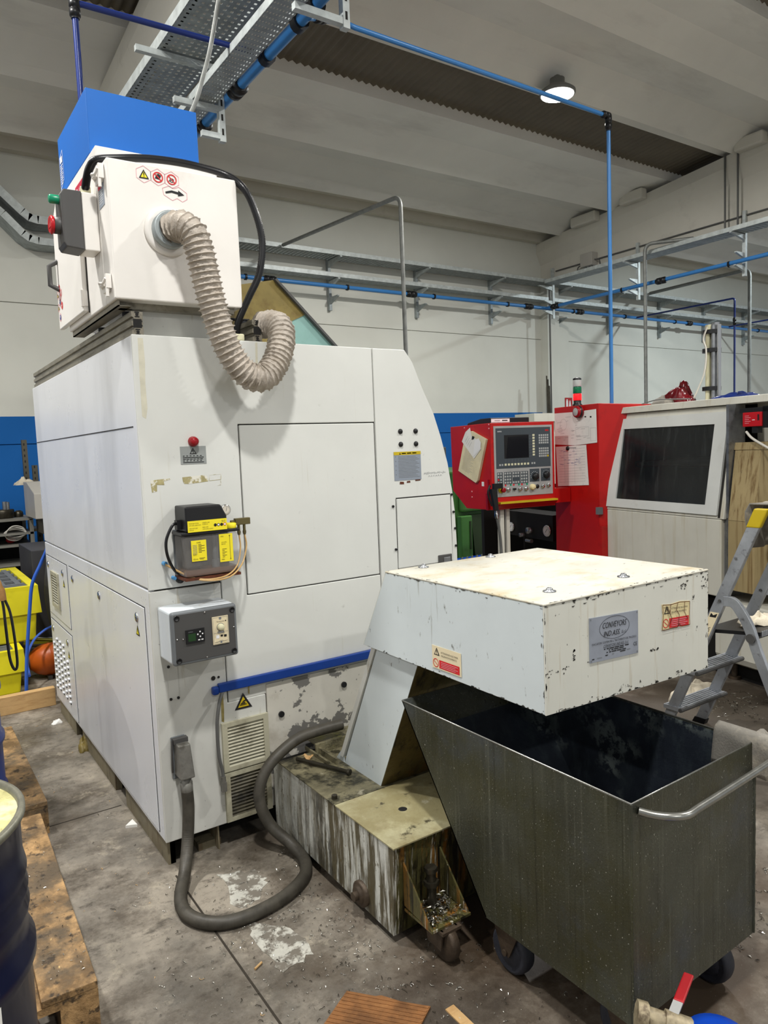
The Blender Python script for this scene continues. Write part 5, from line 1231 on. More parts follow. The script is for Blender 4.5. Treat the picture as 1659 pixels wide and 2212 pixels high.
for k in range(4):
    a=cp(1.91-.02*k,1.62-.015*k); s.line([a,(a[0]+.05,a[1]+.045)],.002,inkgrey)
o=s.mb.build('folded_note',s.mats); tag(o,'folded white note clipped over the stained pad','paper')
# air gun hanging at the corner
G=thing('air_gun','black air blow gun hanging at the corner of the red control panel','air gun',(F2@Vector((-.82,1.5,.8))),A2)
g=m2(); g.box((-.80,1.50,1.25),(-.72,1.53,1.29)); g.hexa([(-.80,1.49,1.08),(-.77,1.49,1.08),(-.77,1.52,1.08),(-.80,1.52,1.08),(-.83,1.49,1.25),(-.78,1.49,1.25),(-.78,1.53,1.25),(-.83,1.53,1.25)]); g.tube(curve([(-.83,1.51,1.28),(-.85,1.51,1.22),(-.82,1.51,1.12)],6),.008,8); g.build('gun_body',black,G)
g=m2(); g.tube([(-.785,1.505,1.09),(-.785,1.505,1.06),(-.783,1.505,1.055),(-.78,1.505,1.02)],[.012,.012,.016,.014],10); g.build('coupling',chrome,G)
g=m2(); g.tube(curve([(-.78,1.505,1.03),(-.765,1.505,.95),(-.75,1.505,.82),(-.745,1.505,.62),(-.70,1.6,.4)],8),.011,10); g.build('air_hose',cablegrey,G)
q=m2(); q.box((-.798,1.585,1.165),(-.792,1.60,1.32)); q.box((-.81,1.585,1.08),(-.792,1.612,1.21)); q.build('gun_holder',reddark,PB)
for y,z in ((1.955,1.735),(1.57,1.745),(1.57,1.715),(1.86,1.215),(1.86,1.17)): m2().lathe([(.007,0),(.006,-.004),(0,-.005)],(PX0,y,z),'x',10).build('rivet',pink,PB)
q=m2(); q.box((PX0-.002,1.665,1.265),(PX0-.0005,1.70,1.30)); q.build('sticker',inkwhite,PB)
# keyboard tray on the panel
B=thing('keyboard_box','black box with white label lying on top of the red control panel','box',F2@Vector((-.6,1.8,1.757)),A2)
m2().prism([(1.66,1.758),(2.04,1.758),(2.02,1.775),(1.82,1.80),(1.66,1.80)],'x',-.72,-.36).build('case',black,B,bevel=.004)
s=m2label((-.715,1.6595,1.764),(1,0,0),(0,0,1),.17,.028,.001).plate(inkwhite); s.rect(.10,.010,.05,.008,ink); s.rect(.03,.011,.05,.005,inkgrey); s.build('label_strip',B)
# hydraulics under the panel
q=m2(); q.box((.35,1.8,.0),(.40,2.9,1.2)); q.box((-.1,2.85,.0),(.40,2.9,1.2)); q.build('hydraulic_bay',voidm,W)
HB=m2().box((.06,1.95,.72),(.35,2.7,.95)).build('valve_block',voidm,W)
def gauge(ly,z,r):
    o=MB(F2).lathe([(r,0),(r*1.08,-.012),(r*.98,-.022),(r*.94,-.020)],(.06,ly,z),'x',28).build('pressure_gauge',chrome,HB)
    s=m2label((.0385,ly,z),(0,-1,0),(0,0,1),.1,.1,.0005); s.disc(0,0,r*.95,inkwhite,0,28); s.line([(-r*.3,-r*.3),(r*.35,r*.4)],.004,ink,1); s.ring(0,0,r*.8,.002,inkgrey,1); s.build('dial',HB)
gauge(2.594,.80,.045); gauge(2.02,.81,.05)
m2().lathe([(.03,0),(.03,-.04),(0,-.04)],(.06,2.29,.79),'x',20).build('valve_knob',steel,HB); m2().lathe([(.02,0),(.02,-.05),(0,-.05)],(.06,2.40,.74),'x',16).build('valve_knob',steel,HB); m2().cyl((.02,2.30,.70),(.02,2.22,.70),.018).build('valve_knob',steel,HB)
q=m2(); q.box((-.69,1.6,.0),(-.655,1.645,1.075)); q.build('post',cream,W); q=m2(); q.box((-.62,1.62,.0),(-.59,1.645,1.075)); q.build('post',cream,W)
# right end of the machine: brown cover, switch, tray
q=m2(); q.hexa([(.0,-.165,.62),(.0,.03,.62),(.3,.03,.62),(.3,-.23,.62),(-.0,-.165,1.06),(.0,.03,1.06),(.3,.03,1.06),(.3,-.23,1.06)]); q.hexa([(.0,-.165,1.062),(.0,.03,1.062),(.3,.03,1.062),(.3,-.23,1.062),(.07,-.15,1.50),(.07,.04,1.50),(.3,.04,1.50),(.3,-.22,1.50)]); q.hexa([(.065,-.155,1.50),(.065,.045,1.50),(.3,.045,1.50),(.3,-.23,1.50),(.075,-.155,1.545),(.075,.045,1.545),(.3,.045,1.545),(.3,-.23,1.545)])
part(q.build('stained_cover',canister,W),'brown stained telescopic cover')
m2().box((.28,-.9,1.2),(.31,-.18,1.79)).build('end_panel',creamw,W)
m2().box((.28,-.9,.62),(.30,-.2,1.2)).build('chuck_cavity',darkcab,W)
RS=m2().box((.05,-.165,1.640),(.10,-.03,1.727)).build('safety_switch',redp,W,bevel=.004)
s=m2label((.0495,-.04,1.648),(0,-1,0),(0,0,1),.12,.072,.0008)
for i in range(5): s.rect(.008,.012+i*.011,.03+.012*(i%2),.003,pink,0)
s.rect(.098,.028,.012,.036,ink,0); s.rect(.060,.03,.02,.004,inkwhite,0); s.build('switch_print',RS)
q=m2(); q.box((.06,-.20,1.63),(.12,-.165,1.76)); q.box((.06,-.20,1.727),(.12,-.0,1.755)); q.box((.055,-.235,1.64),(.12,-.205,1.79)); q.box((.06,-.13,1.60),(.1,-.09,1.64)); q.build('switch_bracket',black,W)
q=m2(); q.tube(curve([(.06,-.05,1.61),(.05,-.10,1.57),(.04,-.2,1.52),(.03,-.35,1.45)],6),.008,8); q.build('switch_cable',whitecable,W)
m2().prism([(.0,.54),(.0,.19),(.02,.15),(.06,.13),(.3,.13),(.3,.54)],'y',-.95,.135).build('coolant_tray',cream,W,bevel=.01)
for ly in (.1,-.35): m2().cyl((.14,ly,.02),(.14,ly,.13),.02,n=10).cyl((.14,ly,0),(.14,ly,.02),.04,n=12).build('foot',rustwheel,W)
q=m2(); q.tube([(.12,-.20,.86),(.12,-.9,.86)],.05,16); q.tube([(.16,-.2,.58),(.16,-.5,.58)],.045,14); q.build('chip_roll',canister,W)
# objects on the roof
BN=thing('tube_bundle','upright bundle of steel tubes with black ties on the cream machine roof','tube bundle',F2@Vector((.5,.62,1.845)),A2)
bx_,by_=.5,.625
for dx,dy,h,r,mm in ((0,-.062,.53,.016,chrome),(.02,-.02,.55,.024,steel),(.0,.026,.54,.024,keycream),(.03,.062,.52,.014,chrome),(-.028,.008,.50,.016,keycream),(-.024,-.036,.53,.015,steel)):
    m2().tube([(bx_+dx,by_+dy,1.845),(bx_+dx,by_+dy,1.845+h)],r,14).build('steel_tube',mm,BN)
for z in (1.93,2.20,2.33): m2().tube([(bx_,by_,z-.014),(bx_,by_,z+.014)],.064,20).build('tie',black,BN)
m2().tube(curve([(.43,.60,2.36),(.425,.63,2.28),(.43,.61,2.2),(.425,.62,2.05),(.42,.68,1.92),(.41,.72,1.85)],6),.006,8).build('cable',whitecable,BN)
rg=random.Random(21)
def heap(name,c,sx,sy,sz,mat,lab,cat,frame=None,seed=1,n=16,sharp=1.0):
    r2=random.Random(seed); ph=[r2.uniform(0,6) for _ in range(8)]
    mb=MB(frame); P=[]
    vs=[];fs=[]
    N=n
    for i in range(N+1):
        t=PI*.5*i/N
        for k in range(2*N):
            a=PI*k/N; w=1+.22*math.sin(3*a+ph[0])+.14*math.sin(5*a+ph[1]+t*2)+.08*math.sin(9*a+ph[2]+3*t)
            h=math.cos(t)*(1+.25*math.sin(2*a+ph[3])+.22*sharp*math.sin(4*a+ph[4]+5*t)+.12*math.sin(7*a+ph[5]))
            vs.append((c[0]+sx*math.sin(t)*w*math.cos(a),c[1]+sy*math.sin(t)*w*math.sin(a),c[2]+max(0.0005,sz*h*(1+.15*math.sin(6*t+3*a+ph[6])))))
    for i in range(N):
        for k in range(2*N): fs.append((i*2*N+k,(i+1)*2*N+k,(i+1)*2*N+(k+1)%(2*N),i*2*N+(k+1)%(2*N)))
    mb.raw(vs,fs,0,True); mb.raw(vs[-2*N:],[tuple(range(2*N))])
    o=mb.build(name,mat); return tag(o,lab,cat)
heap('plastic_bag',(.42,.84,1.845),.09,.12,.105,bagred,'crumpled shiny dark red bag on the cream machine roof','bag',F2,4)
heap('rag',(.36,.93,1.842),.07,.15,.04,clothgrey,'dark flattened rag beside the red bag on the roof','rag',F2,6)
tag(m2().tube(curve([(.2,1.0,1.85),(.2,.85,1.87),(.22,.72,1.865),(.22,.55,1.855)],6),.004,8).build('loose_cable',cablegrey),'thin pale cable lying along the cream machine roof edge','cable')
heap('blue_hose_coil',(.5,.40,1.845),.1,.16,.03,pipedark,'low dark blue hose coil on the cream machine roof','hose',F2,8)

# ------------------------------------------------------------------ green machine behind
E_=thing('green_machine','green machine standing behind the red control panel','machine',(4.9,3.9,0))
MB().prism([(3.6,0),(5.0,0),(5.0,1.30),(3.6,1.30)],'x',4.45,5.6).build('body',green,E_,bevel=.02)
MB().prism([(3.52,.84),(3.6,.84),(3.6,1.28),(3.52,1.28)],'x',4.5,5.5).build('front_bulge',green,E_,bevel=.03)
MB().prism([(4.72,0),(5.5,0),(5.5,.80),(4.64,.80)],'y',3.54,3.59).build('lower_guard',greendk,E_)
MB().box((4.46,3.50,.30),(4.62,3.58,.80)).build('door',green,E_,bevel=.01)
MB().box((4.575,3.49,.42),(4.60,3.50,.74)).build('handle',greendk,E_)
MB().box((4.2,3.9,1.30),(4.6,4.5,1.58)).build('control_head',darkgrey,E_,bevel=.01)
X=thing('tool_box','dark red tool box with blue tray beside the green machine','tool box',(4.5,3.2,.25))
MB().box((4.1,3.1,.0),(4.62,3.35,.34)).build('box',reddark,X)
MB().box((4.12,3.12,.34),(4.6,3.34,.37)).build('tray',caskblue,X)
q=MB()
for i in range(5): q.tube([(4.15+i*.07,3.15,.38),(4.25+i*.07,3.25,.385)],.012,8)
q.build('tools',steel,X)
tag(MB().box((6.15,4.0,1.86),(6.75,4.35,1.965)).box((6.2,4.05,.0),(6.7,4.3,1.86)).build('cream_cabinet',cream),'cream cabinet top showing behind the red column','cabinet')
# ------------------------------------------------------------------ aluminium step ladder
LD=thing('step_ladder','aluminium step ladder with yellow top caps and a black platform','ladder',(2.68,-.7,0))
def yst(z): return -.415-.435*z
def stile(x,lab=None):
    mb=MB(); P=[]
    for z in (0,1.17):
        y=yst(z); P+=[(x-.012,y-.030,z),(x+.012,y-.030,z),(x+.012,y+.030,z),(x-.012,y+.030,z)]
    mb.hexa(P); o=mb.build('stile',ladder_al,LD,bevel=.003)
    return o
XA,XB=2.50,2.865
sa=stile(XA); sb_=stile(XB)
for x,par in ((XA,sa),(XB,sb_)):
    P=[]
    for z in (1.165,1.255): 
        y=yst(z); P+=[(x-.015,y-.033,z),(x+.015,y-.033,z),(x+.015,y+.033,z),(x-.015,y+.033,z)]
    MB().hexa(P).build('top_cap',yeldark,par,bevel=.006)
    q=MB(); q.cyl((x-.014,yst(.80),.80),(x-.019,yst(.80),.80),.007,n=10); q.build('rivet',darkgrey,par)
    MB().hexa([(x-.016,yst(0)-.036,0),(x+.016,yst(0)-.036,0),(x+.016,yst(0)+.036,0),(x-.016,yst(0)+.036,0),(x-.016,yst(.03)-.034,.03),(x+.016,yst(.03)-.034,.03),(x+.016,yst(.03)+.034,.03),(x-.016,yst(.03)+.034,.03)]).build('foot',black,par)
for z in (.205,.42):
    y=yst(z); q=MB(); q.box((XA-.02,y-.055,z-.02),(XB+.02,y+.05,z))
    for k in range(6): q.box((XA-.015,y-.05+k*.017,z),(XB+.015,y-.041+k*.017,z+.003))
    st=q.build('step',ladder_al,LD)
    q=MB(); q.cyl((XA-.025,y-.05,z-.01),(XB+.025,y-.05,z-.01),.011,n=10); q.build('step_rod',darkgrey,st)
# platform
q=MB(); q.prism([(yst(.64)+.04,.62),(-.945,.655),(-.945,.672),(yst(.64)+.04,.638)],'x',XA+.02,XB-.02); PF=part(q.build('platform',black,LD),'black checkered platform')
q=MB()
for k in range(18): q.box((XA+.03+k*.0175,-.948,.650),(XA+.041+k*.0175,-.944,.676))
q.build('platform_edge',ladder_al,PF)
q=MB(); q.cyl((XA-.02,-.92,.645),(XB+.03,-.92,.645),.012,n=12); q.cyl((XA-.025,-.92,.645),(XA-.005,-.92,.645),.022,n=14); q.build('hinge_rod',darkgrey,PF)
# rear legs: curved hoops from the stiles
for x in (XA-.004,XB+.004):
    p=curve([(x,yst(.84)-.0,.80),(x,yst(.84)-.045,.80),(x,-.86,.765),(x,-.905,.69),(x,-.945,.58),(x,-1.02,.40),(x,-1.19,.0)],8)
    mb=MB(); vs=[];fs=[]
    for i,c in enumerate(p):
        d=(p[min(i+1,len(p)-1)]-p[max(i-1,0)]).normalized(); n=Vector((1,0,0)).cross(d).normalized()
        for a,b2 in ((-.011,-.024),(.011,-.024),(.011,.024),(-.011,.024)): vs.append(c+Vector((a,0,0))+n*b2)
    for i in range(len(p)-1):
        for k in range(4): fs.append((i*4+k,i*4+(k+1)%4,i*4+4+(k+1)%4,i*4+4+k))
    fs+=[(3,2,1,0),tuple(len(vs)-4+k for k in range(4))]
    mb.raw(vs,fs); mb.build('rear_leg',ladder_al,LD,bevel=.002)
tg=Vector((0,-.435,1)).normalized()
s=Label((XA-.0125,yst(.555)+.022,.555),(0,-1,0),tg,.045,.20,.0008); s.x=Vector((0,-1,0)); s.y=tg; s.n=Vector((-1,0,0))
s.plate(beigec); s.flat([(.006,.172),(.039,.172),(.039,.195),(.022,.183),(.006,.195)],ink); s.flat([(.006,.004),(.039,.004),(.039,.03),(.022,.016),(.006,.03)],ink)
vs,fs=text_geo('LUPER',.030,0)
s.mb.raw([s.p(.034-v[1],.04+v[0]*.9,.0016) for v in vs],[tuple(reversed(f)) for f in fs],s.mi(ink)); s.build('label_strip',sa)
s=Label((XB-.013,yst(.93)+.02,.93),(0,-1,0),(0,0,1),.04,.16,.0004); s.y=tg; s.n=Vector((-1,0,0))
for k in range(9): s.line([(.01,.02+k*.014),(.026,.026+k*.014),(.012,.03+k*.014)],.003,ink,0)
s.build('pen_marks',sb_)
# rags
def cloth_drape(name,P,th,mat,lab):
    return tag(MB().sheet(P,th).build(name,mat),lab,'rag')
P=[]
for i in range(15):
    row=[]
    for j in range(8):
        u=i/14; x=2.62+.235*j/7+.008*math.sin(i*.9+j*.5)
        w=.012*math.sin(j*1.6+i*.25)
        if u<.5: y=yst(1.2)+.058+w; z=1.06+(1.265-1.06)*u/.5
        else: y=yst(1.2)+.06-.14*min(1,(u-.5)/.1)+w-.02; z=1.268-(u-.6)*.62 if u>.6 else 1.275
        row.append((x-.095,y,z))
    P.append(row)
cloth_drape('rag',P,.006,clothgrey,'pale grey rag draped over the top of the step ladder')
heap('rag',(2.72,-.83,.668),.13,.055,.035,cloth,'cream rag lying on the ladder platform','rag',None,31,14)
heap('rag',(3.18,-.16,0),.22,.06,.07,cloth,'crumpled pinkish white rag on the floor behind the ladder','rag',None,33,16)
P=[]
for i in range(21):
    row=[]
    for j in range(25):
        u=i/20; v=j/24; s_=v-.36
        y=-1.535-.165*u-.03*v; fold=.009*math.sin(u*11+v*3)+.006*math.sin(u*19-v*5)
        if s_<-.04: x=1.166+.004*math.sin(u*9); z=.742+(s_+.04)*.34
        elif s_<.06: a=(s_+.04)/.10; x=1.166+.045*a; z=.742+.014*math.sin(PI*a)+.004*a
        else: x=1.211+(s_-.06)*.16; z=.742-.16*max(0,s_-.06)**1.25+fold*min(1,(s_-.06)*6)
        row.append((x+(fold*.5 if s_>.06 else 0),y,z+(.012 if u>.55 and s_>.1 else 0)))
    P.append(row)
cloth_drape('rag',P,.008,clothgrey,'grey terry rag hanging over the far corner of the bin')

# ------------------------------------------------------------------ drums, pallets and clutter at the left
def pallet(name,lab,x0,x1,y0,y1,z1=.144,fresh=wood):
    t=thing(name,lab,'pallet',((x0+x1)/2,(y0+y1)/2,0))
    n=5; w=(x1-x0); bw=(.145,.10,.145,.10,.145); gap=(w-sum(bw))/4; x=x0
    for k in range(n):
        MB().box((x,y0,z1-.022),(x+bw[k],y1,z1)).build('deck_board',fresh,t,bevel=.003); x+=bw[k]+gap
    for yc in (y0+.0725,(y0+y1)/2,y1-.0725): MB().box((x0,yc-.0725,z1-.044),(x1,yc+.0725,z1-.022)).build('stringer_board',fresh,t)
    for yc in (y0+.0725,(y0+y1)/2,y1-.0725):
        for xc in (x0+.0725,(x0+x1)/2,x1-.0725):
            MB().box((xc-.0725 if xc<x1-.08 else x1-.10,yc-.0725,.022),(min(xc+.0725,x1),yc+.0725,z1-.044)).build('block',fresh,t)
    for xc in (x0+.05,(x0+x1)/2,x1-.05): MB().box((xc-.05,y0,0),(xc+.05,y1,.022)).build('bottom_board',fresh,t)
    return t
pr=pallet('pallet','oily wooden pallet standing nearest beside the navy drum',-1.20,-.396,-.655,.515)
pr.location.x+=.0; pr.rotation_euler.z=math.radians(1.9*-1)
pallet('pallet','oily wooden pallet farther along the aisle under the blue drum',-1.10,-.335,.60,1.70,.144)
def drum(name,lab,cx,cy,z0,h,r,mat):
    t=thing(name,lab,'drum',(cx,cy,z0))
    k=h/.88
    pf=[(r-.006,0),(r,.004),(r,.02),(r-.008,.03),(r-.008,.20*k)]
    for c in (.29,.56): pf+=[(r-.008,(c-.035)*k),(r+.004,(c-.012)*k),(r+.004,(c+.012)*k),(r-.008,(c+.035)*k)]
    for c in (.66,.70,.74): pf+=[(r-.008,(c-.02)*k),(r-.002,c*k)]
    pf+=[(r-.008,.77*k),(r-.008,h-.025),(r,h-.016)]
    MB().lathe(pf,(cx,cy,z0),'z',64).build('shell',mat,t)
    MB().lathe([(r-.002,h-.018),(r+.004,h-.012),(r+.004,h-.002),(r-.002,h+.003),(r-.010,h),(r-.012,h-.020)],(cx,cy,z0),'z',64).build('rim',drumrim,t)
    MB().lathe([(r-.010,h-.013),(r-.05,h-.011),(.0,h-.009)],(cx,cy,z0),'z',48).build('lid',drumlid,t)
    return t
DN=drum('steel_drum','navy drum with yellowed lid standing nearest at the left edge',-.864,-.985,0,.862,.266,drumblue)
def wrap_label(par,cx,cy,r,z0,z1,a0,a1,mat,seed=0):
    rd2=random.Random(seed); n=14; vs=[];fs=[]
    for i in range(n+1):
        a=math.radians(a0+(a1-a0)*i/n)
        for z in (z0+rd2.uniform(-.006,.006),z1+rd2.uniform(-.004,.004)): vs.append((cx+r*math.cos(a),cy+r*math.sin(a),z))
    for i in range(n): fs.append((2*i,2*i+2,2*i+3,2*i+1))
    MB().raw(vs,fs,0,True).build('paper_label',mat,par)
wrap_label(DN,-.864,-.985,.2695,.50,.72,-95,-49,paper,2)
wrap_label(DN,-.864,-.985,.2665,.10,.34,-38,-22,paper,3); wrap_label(DN,-.864,-.985,.2668,.10,.34,-15,-7,paper,4)
q=MB(); q.tube(curve([(-.80,-.76,.852),(-.84,-.9,.851),(-.93,-1.0,.852)],6),.0025,6); q.build('wire',black,DN)
D2=drum('steel_drum','royal blue ribbed drum standing on the farther pallet',-.735,.90,.144,.74,.285,drumblue2)
wrap_label(D2,-.735,.90,.2805,.45,.66,-100,-55,paper,5)
# rope hanging over the blue drum
tag(MB().tube(curve([(-.46,.95,1.02),(-.43,.92,1.05),(-.41,.90,.98),(-.405,.90,.86),(-.40,.895,.72),(-.385,.89,.665),(-.372,.89,.69),(-.374,.89,.80),(-.382,.90,.92),(-.40,.91,.99)],8),.006,8).build('black_cord',black),'doubled black cord hanging in front of the yellow pallets','cord')
heap('tan_glove',(-.43,.91,.985),.035,.035,.075,ropem,'tan crumpled glove hanging at the left edge above the cord','glove',None,44,10)
# yellow spill pallets
def spill(lab,x1,y0,z0,h,depth,wid):
    t=thing('spill_pallet',lab,'spill pallet',(x1-wid/2,y0+depth/2,z0))
    MB().hexa([(x1-wid+.05,y0+.03,z0),(x1-.05,y0+.03,z0),(x1-.05,y0+depth-.03,z0),(x1-wid+.05,y0+depth-.03,z0),(x1-wid+.03,y0+.015,z0+h*.58),(x1-.03,y0+.015,z0+h*.58),(x1-.03,y0+depth-.02,z0+h*.58),(x1-wid+.03,y0+depth-.02,z0+h*.58)]).build('sump',yelp,t,bevel=.012)
    q=MB(); a,b2=z0+h*.5,z0+h
    q.hexa([(x1-wid,y0-.0,a),(x1,y0,a),(x1,y0+depth,a),(x1-wid,y0+depth,a),(x1-wid+.012,y0+.008,b2-.03),(x1-.012,y0+.008,b2-.03),(x1-.012,y0+depth,b2-.03),(x1-wid+.012,y0+depth,b2-.03)])
    for u0,v0,u1,v1 in ((x1-wid+.07,y0+.008,x1-.07,y0+.05),(x1-wid+.07,y0+depth-.05,x1-.07,y0+depth),(x1-.07,y0+.008,x1-.012,y0+depth),(x1-wid+.01,y0+.008,x1-wid+.07,y0+depth)): q.box((u0,v0,b2-.03),(u1,v1,b2))
    q.build('rim',yelp,t)
    q=MB(); gx0,gx1,gy0,gy1=x1-wid+.072,x1-.072,y0+.052,y0+depth-.052
    q.box((gx0,gy0,b2-.028),(gx1,gy1,b2-.024),1)
    for i in range(7): q.box((gx0,gy0+.008+i*.018,b2-.024),(gx1,gy0+.017+i*.018,b2-.006))
    yy=gy0+.15
    while yy<gy1-.1:
        q.box((gx0,yy,b2-.024),(gx1,yy+.05,b2-.006))
        n=int((gx1-gx0)/.1)
        for k in range(n+1): q.box((gx0+k*.1,yy+.05,b2-.024),(gx0+k*.1+.035,yy+.19,b2-.006))
        yy+=.19
    q.build('grating',(midgrey,voidm),t); return t
spill('lower yellow spill pallet with dark grating under its twin',-.10,2.775,0,.31,1.15,.8)
spill('upper yellow spill pallet stacked on its twin',.052,2.98,.31,.40,1.15,.9)
# cable across to the floor, bottle, timber
tag(MB().tube(curve([(.09,2.6,1.25),(.055,2.5,1.06),(-.0,2.5,.93),(-.062,2.5,.80),(-.092,2.5,.62),(-.115,2.5,.45),(-.135,2.5,.28),(-.15,2.5,.10),(-.152,2.52,.012)],8),.011,10).build('blue_hose',hoseblue),'blue hose hanging beside the yellow spill pallets','hose')
tag(MB().tube(curve([(-.125,2.5,.19),(-.10,2.75,.25),(-.03,2.9,.33),(.06,3.0,.37),(.14,3.1,.375)],6),.009,8).build('blue_hose',hoseblue),'thin blue hose looping over the orange bottle','hose')
OB=thing('gas_bottle','orange bottle lying on the floor behind the white machine','gas bottle',(.1,3.05,0))
MB().lathe([(.0,-.19),(.035,-.185),(.06,-.17),(.095,-.13),(.115,-.08),(.118,-.05),(.121,-.045),(.121,-.035),(.118,-.03),(.118,.22),(.09,.28),(0,.30)],(.13,3.08,.135),'x',36).build('shell',orange,OB)
q=MB(); q.cyl((-.10,3.08,.135),(-.055,3.08,.135),.022,n=12); q.lathe([(.05,-.19),(.05,-.165),(.045,-.15)],(.13,3.08,.135),'x',20); q.build('valve',darkgrey,OB)
q=MB(); q.box((.06,2.99,0),(.09,3.17,.03)); q.box((.25,2.99,0),(.28,3.17,.03)); q.build('cradle',darkgrey,OB)
tag(MB().box((-.9,2.365,0),(.003,2.42,.118)).build('timber_beam',woodpale,bevel=.003),'pale timber beam on the floor behind the pallets','timber')
# steel sections on the floor behind
for k,(a,b2,r_,lab) in enumerate((((.05,3.9,.10),(.45,3.6,.10),.045,'short bright tube lying behind the white machine'),)):
    o=MB().tube([a,b2],r_,18); o.tube([Vector(a)+Vector((-.0008,.0006,0)),Vector(a)+Vector((-.0009,.0007,0))],r_*.8,18,1); tag(o.build('steel_tube',(chrome,voidm)),lab,'tube')
tag(MB().box((.1,3.55,0),(1.0,3.62,.06)).build('steel_profile',galv),'grey steel profile lying on the floor behind the white machine','steel profile')
tag(MB().box((-.05,3.35,0),(.02,4.3,.03)).build('steel_profile',shelfm),'thin grey steel strip on the floor behind the yellow pallets','steel profile')
# shelving against the blue wall
SH=thing('tool_shelf','grey steel shelf bench against the blue wall','shelf',(-.3,5.4,0))
for z,lab in ((1.045,'top'),(.905,''),(.79,''),(.60,''),(.15,'')): MB().box((-1.4,5.2,z-.022),(.36,5.75,z)).build('shelf_board',shelfm,SH)
for x,y in ((.33,5.22),(.33,5.72),(-1.37,5.22),(-1.37,5.72)): MB().box((x,y-.02,0),(x+.035,y+.02,1.03)).build('leg',shelfm,SH)
for y,z0,z1,x in ((5.95,0,1.80,.41),(5.75,0,1.56,.45),(6.2,0,1.76,.50)):
    pass
RK=thing('slotted_rack','dark slotted angle rack with a shelf beside the blue wall','rack',(.6,6.0,0))
def slot(x,y,h):
    p=MB().box((x,y,0),(x+.005,y+.05,h)).box((x+.005,y,0),(x+.05,y+.005,h))
    for i in range(int(h/.06)): p.box((x+.014,y-.001,.03+i*.06),(x+.026,y-.0003,.055+i*.06),1)
    p.build('post',(slotpost,voidm),RK)
slot(.40,5.80,1.83); slot(.455,5.60,1.56); slot(1.5,5.6,1.8); slot(1.5,5.9,1.8)
for z in (1.36,.9,.4): MB().box((.42,5.6,z-.03),(1.55,5.95,z)).build('shelf_board',slotpost,RK)
heap('rag',(.37,5.60,1.362),.11,.07,.055,cloth,'cream rag hanging over the end of the slotted rack shelf','rag',None,51,12)
q=MB(); q.lathe([(.09,0),(.10,.01),(.10,.075),(.094,.085),(0,.085)],(.13,5.42,1.047),'z',36); CK=thing('chuck','dark steel chuck body standing on the shelf bench','chuck',(.13,5.42,1.047)); q.build('body',toolsteel,CK)
q=MB(); q.cyl((.15,5.42,1.13),(.15,5.42,1.21),.025,n=16); q.cyl((.175,5.40,1.13),(.175,5.40,1.205),.015,n=12); q.cyl((.07,5.40,1.13),(.07,5.40,1.205),.009,n=10); q.build('pin',steel,CK)
q=MB(); q.tube([(-.15,5.55,1.09),(.05,5.30,1.085)],.026,18); q.tube([(.0505,5.2995,1.085),(.051,5.299,1.085)],.018,18,1); tag(q.build('steel_tube',(toolsteel,voidm)),'dark hollow tube lying on the shelf bench','tube')
tag(MB().lathe([(.04,0),(.045,.02),(.04,.05),(.02,.065),(0,.066)],(.27,5.45,1.047),'z',20).build('steel_ring',toolsteel),'small dark steel part beside the chuck on the bench','part')
cw=MB(); 
for k in range(3):
    cw.tube([(.20+.085*math.cos(a)*(1+.12*math.sin(2*a+k)),5.24-.03*math.sin(a+k),.90+.075*math.sin(a)*(1-.25*k)) for a in [2*PI*i/30 for i in range(30)]],.006,6,0,False,True)
tag(cw.build('white_cable_coil',whitecable),'loose white cable coil hanging on the middle shelf','cable')
tag(MB().sphere((.17,5.36,.829),.035,0,10,(1.3,1,1)).build('red_plug',leverred),'red plug lying inside the shelf bench','plug')
q=MB(); 
for k in range(4): q.tube([(-.6+.9*math.cos(a)*.35+.3,5.45+.15*math.sin(a),.615+.012*k) for a in [2*PI*i/28 for i in range(28)]],.010,6,0,False,True)
tag(q.build('dark_hose_coil',hosegrey),'dark hose coil on the lower shelf of the bench','hose')
MB().box((-1.35,5.7,.05),(.33,5.74,1.02)).build('back_panel',voidm,SH)
# grey sheet cabinet / anthracite cabinet half hidden by the machine
GB=thing('grey_cabinet','light grey sloped cabinet half hidden behind the white machine','cabinet',(.7,4.9,0))
MB().prism([(4.7,1.06),(5.3,1.06),(5.3,1.40),(5.1,1.40),(4.7,1.30)],'x',.315,1.2).build('hood',greybox,GB,bevel=.006)
MB().box((.40,4.8,.9),(1.2,5.25,1.06)).build('neck',slotpost,GB)
DC=thing('dark_cabinet','anthracite cabinet behind the white machine beside the yellow pallets','cabinet',(.6,4.2,0))
MB().box((.14,3.9,.0),(1.2,4.6,.86)).build('body',darkcab,DC,bevel=.005)
MB().box((.24,3.88,.05),(1.2,3.9,.80)).build('door',darkcab,DC)
s=Label((.27,3.879,.50),(1,0,0),(0,0,1),.05,.044,.0005); s.tri_warn(0,0,.05,yeldark,ink,'!',0); s.build('hazard_sticker',DC)
tag(MB().tube(curve([(.32,3.6,1.15),(.27,3.55,.95),(.22,3.5,.75),(.20,3.5,.5),(.24,3.5,.2)],8),.045,12).build('dark_hose',darkcab),'thick dark hose in front of the anthracite cabinet','hose')
tag(MB().tube(curve([(.40,3.45,.95),(.30,3.42,.72),(.2,3.45,.5),(.25,3.45,.20),(.5,3.4,.012)],8),.012,8).build('grey_cable',cablegrey),'thin grey cable looping before the anthracite cabinet','cable')

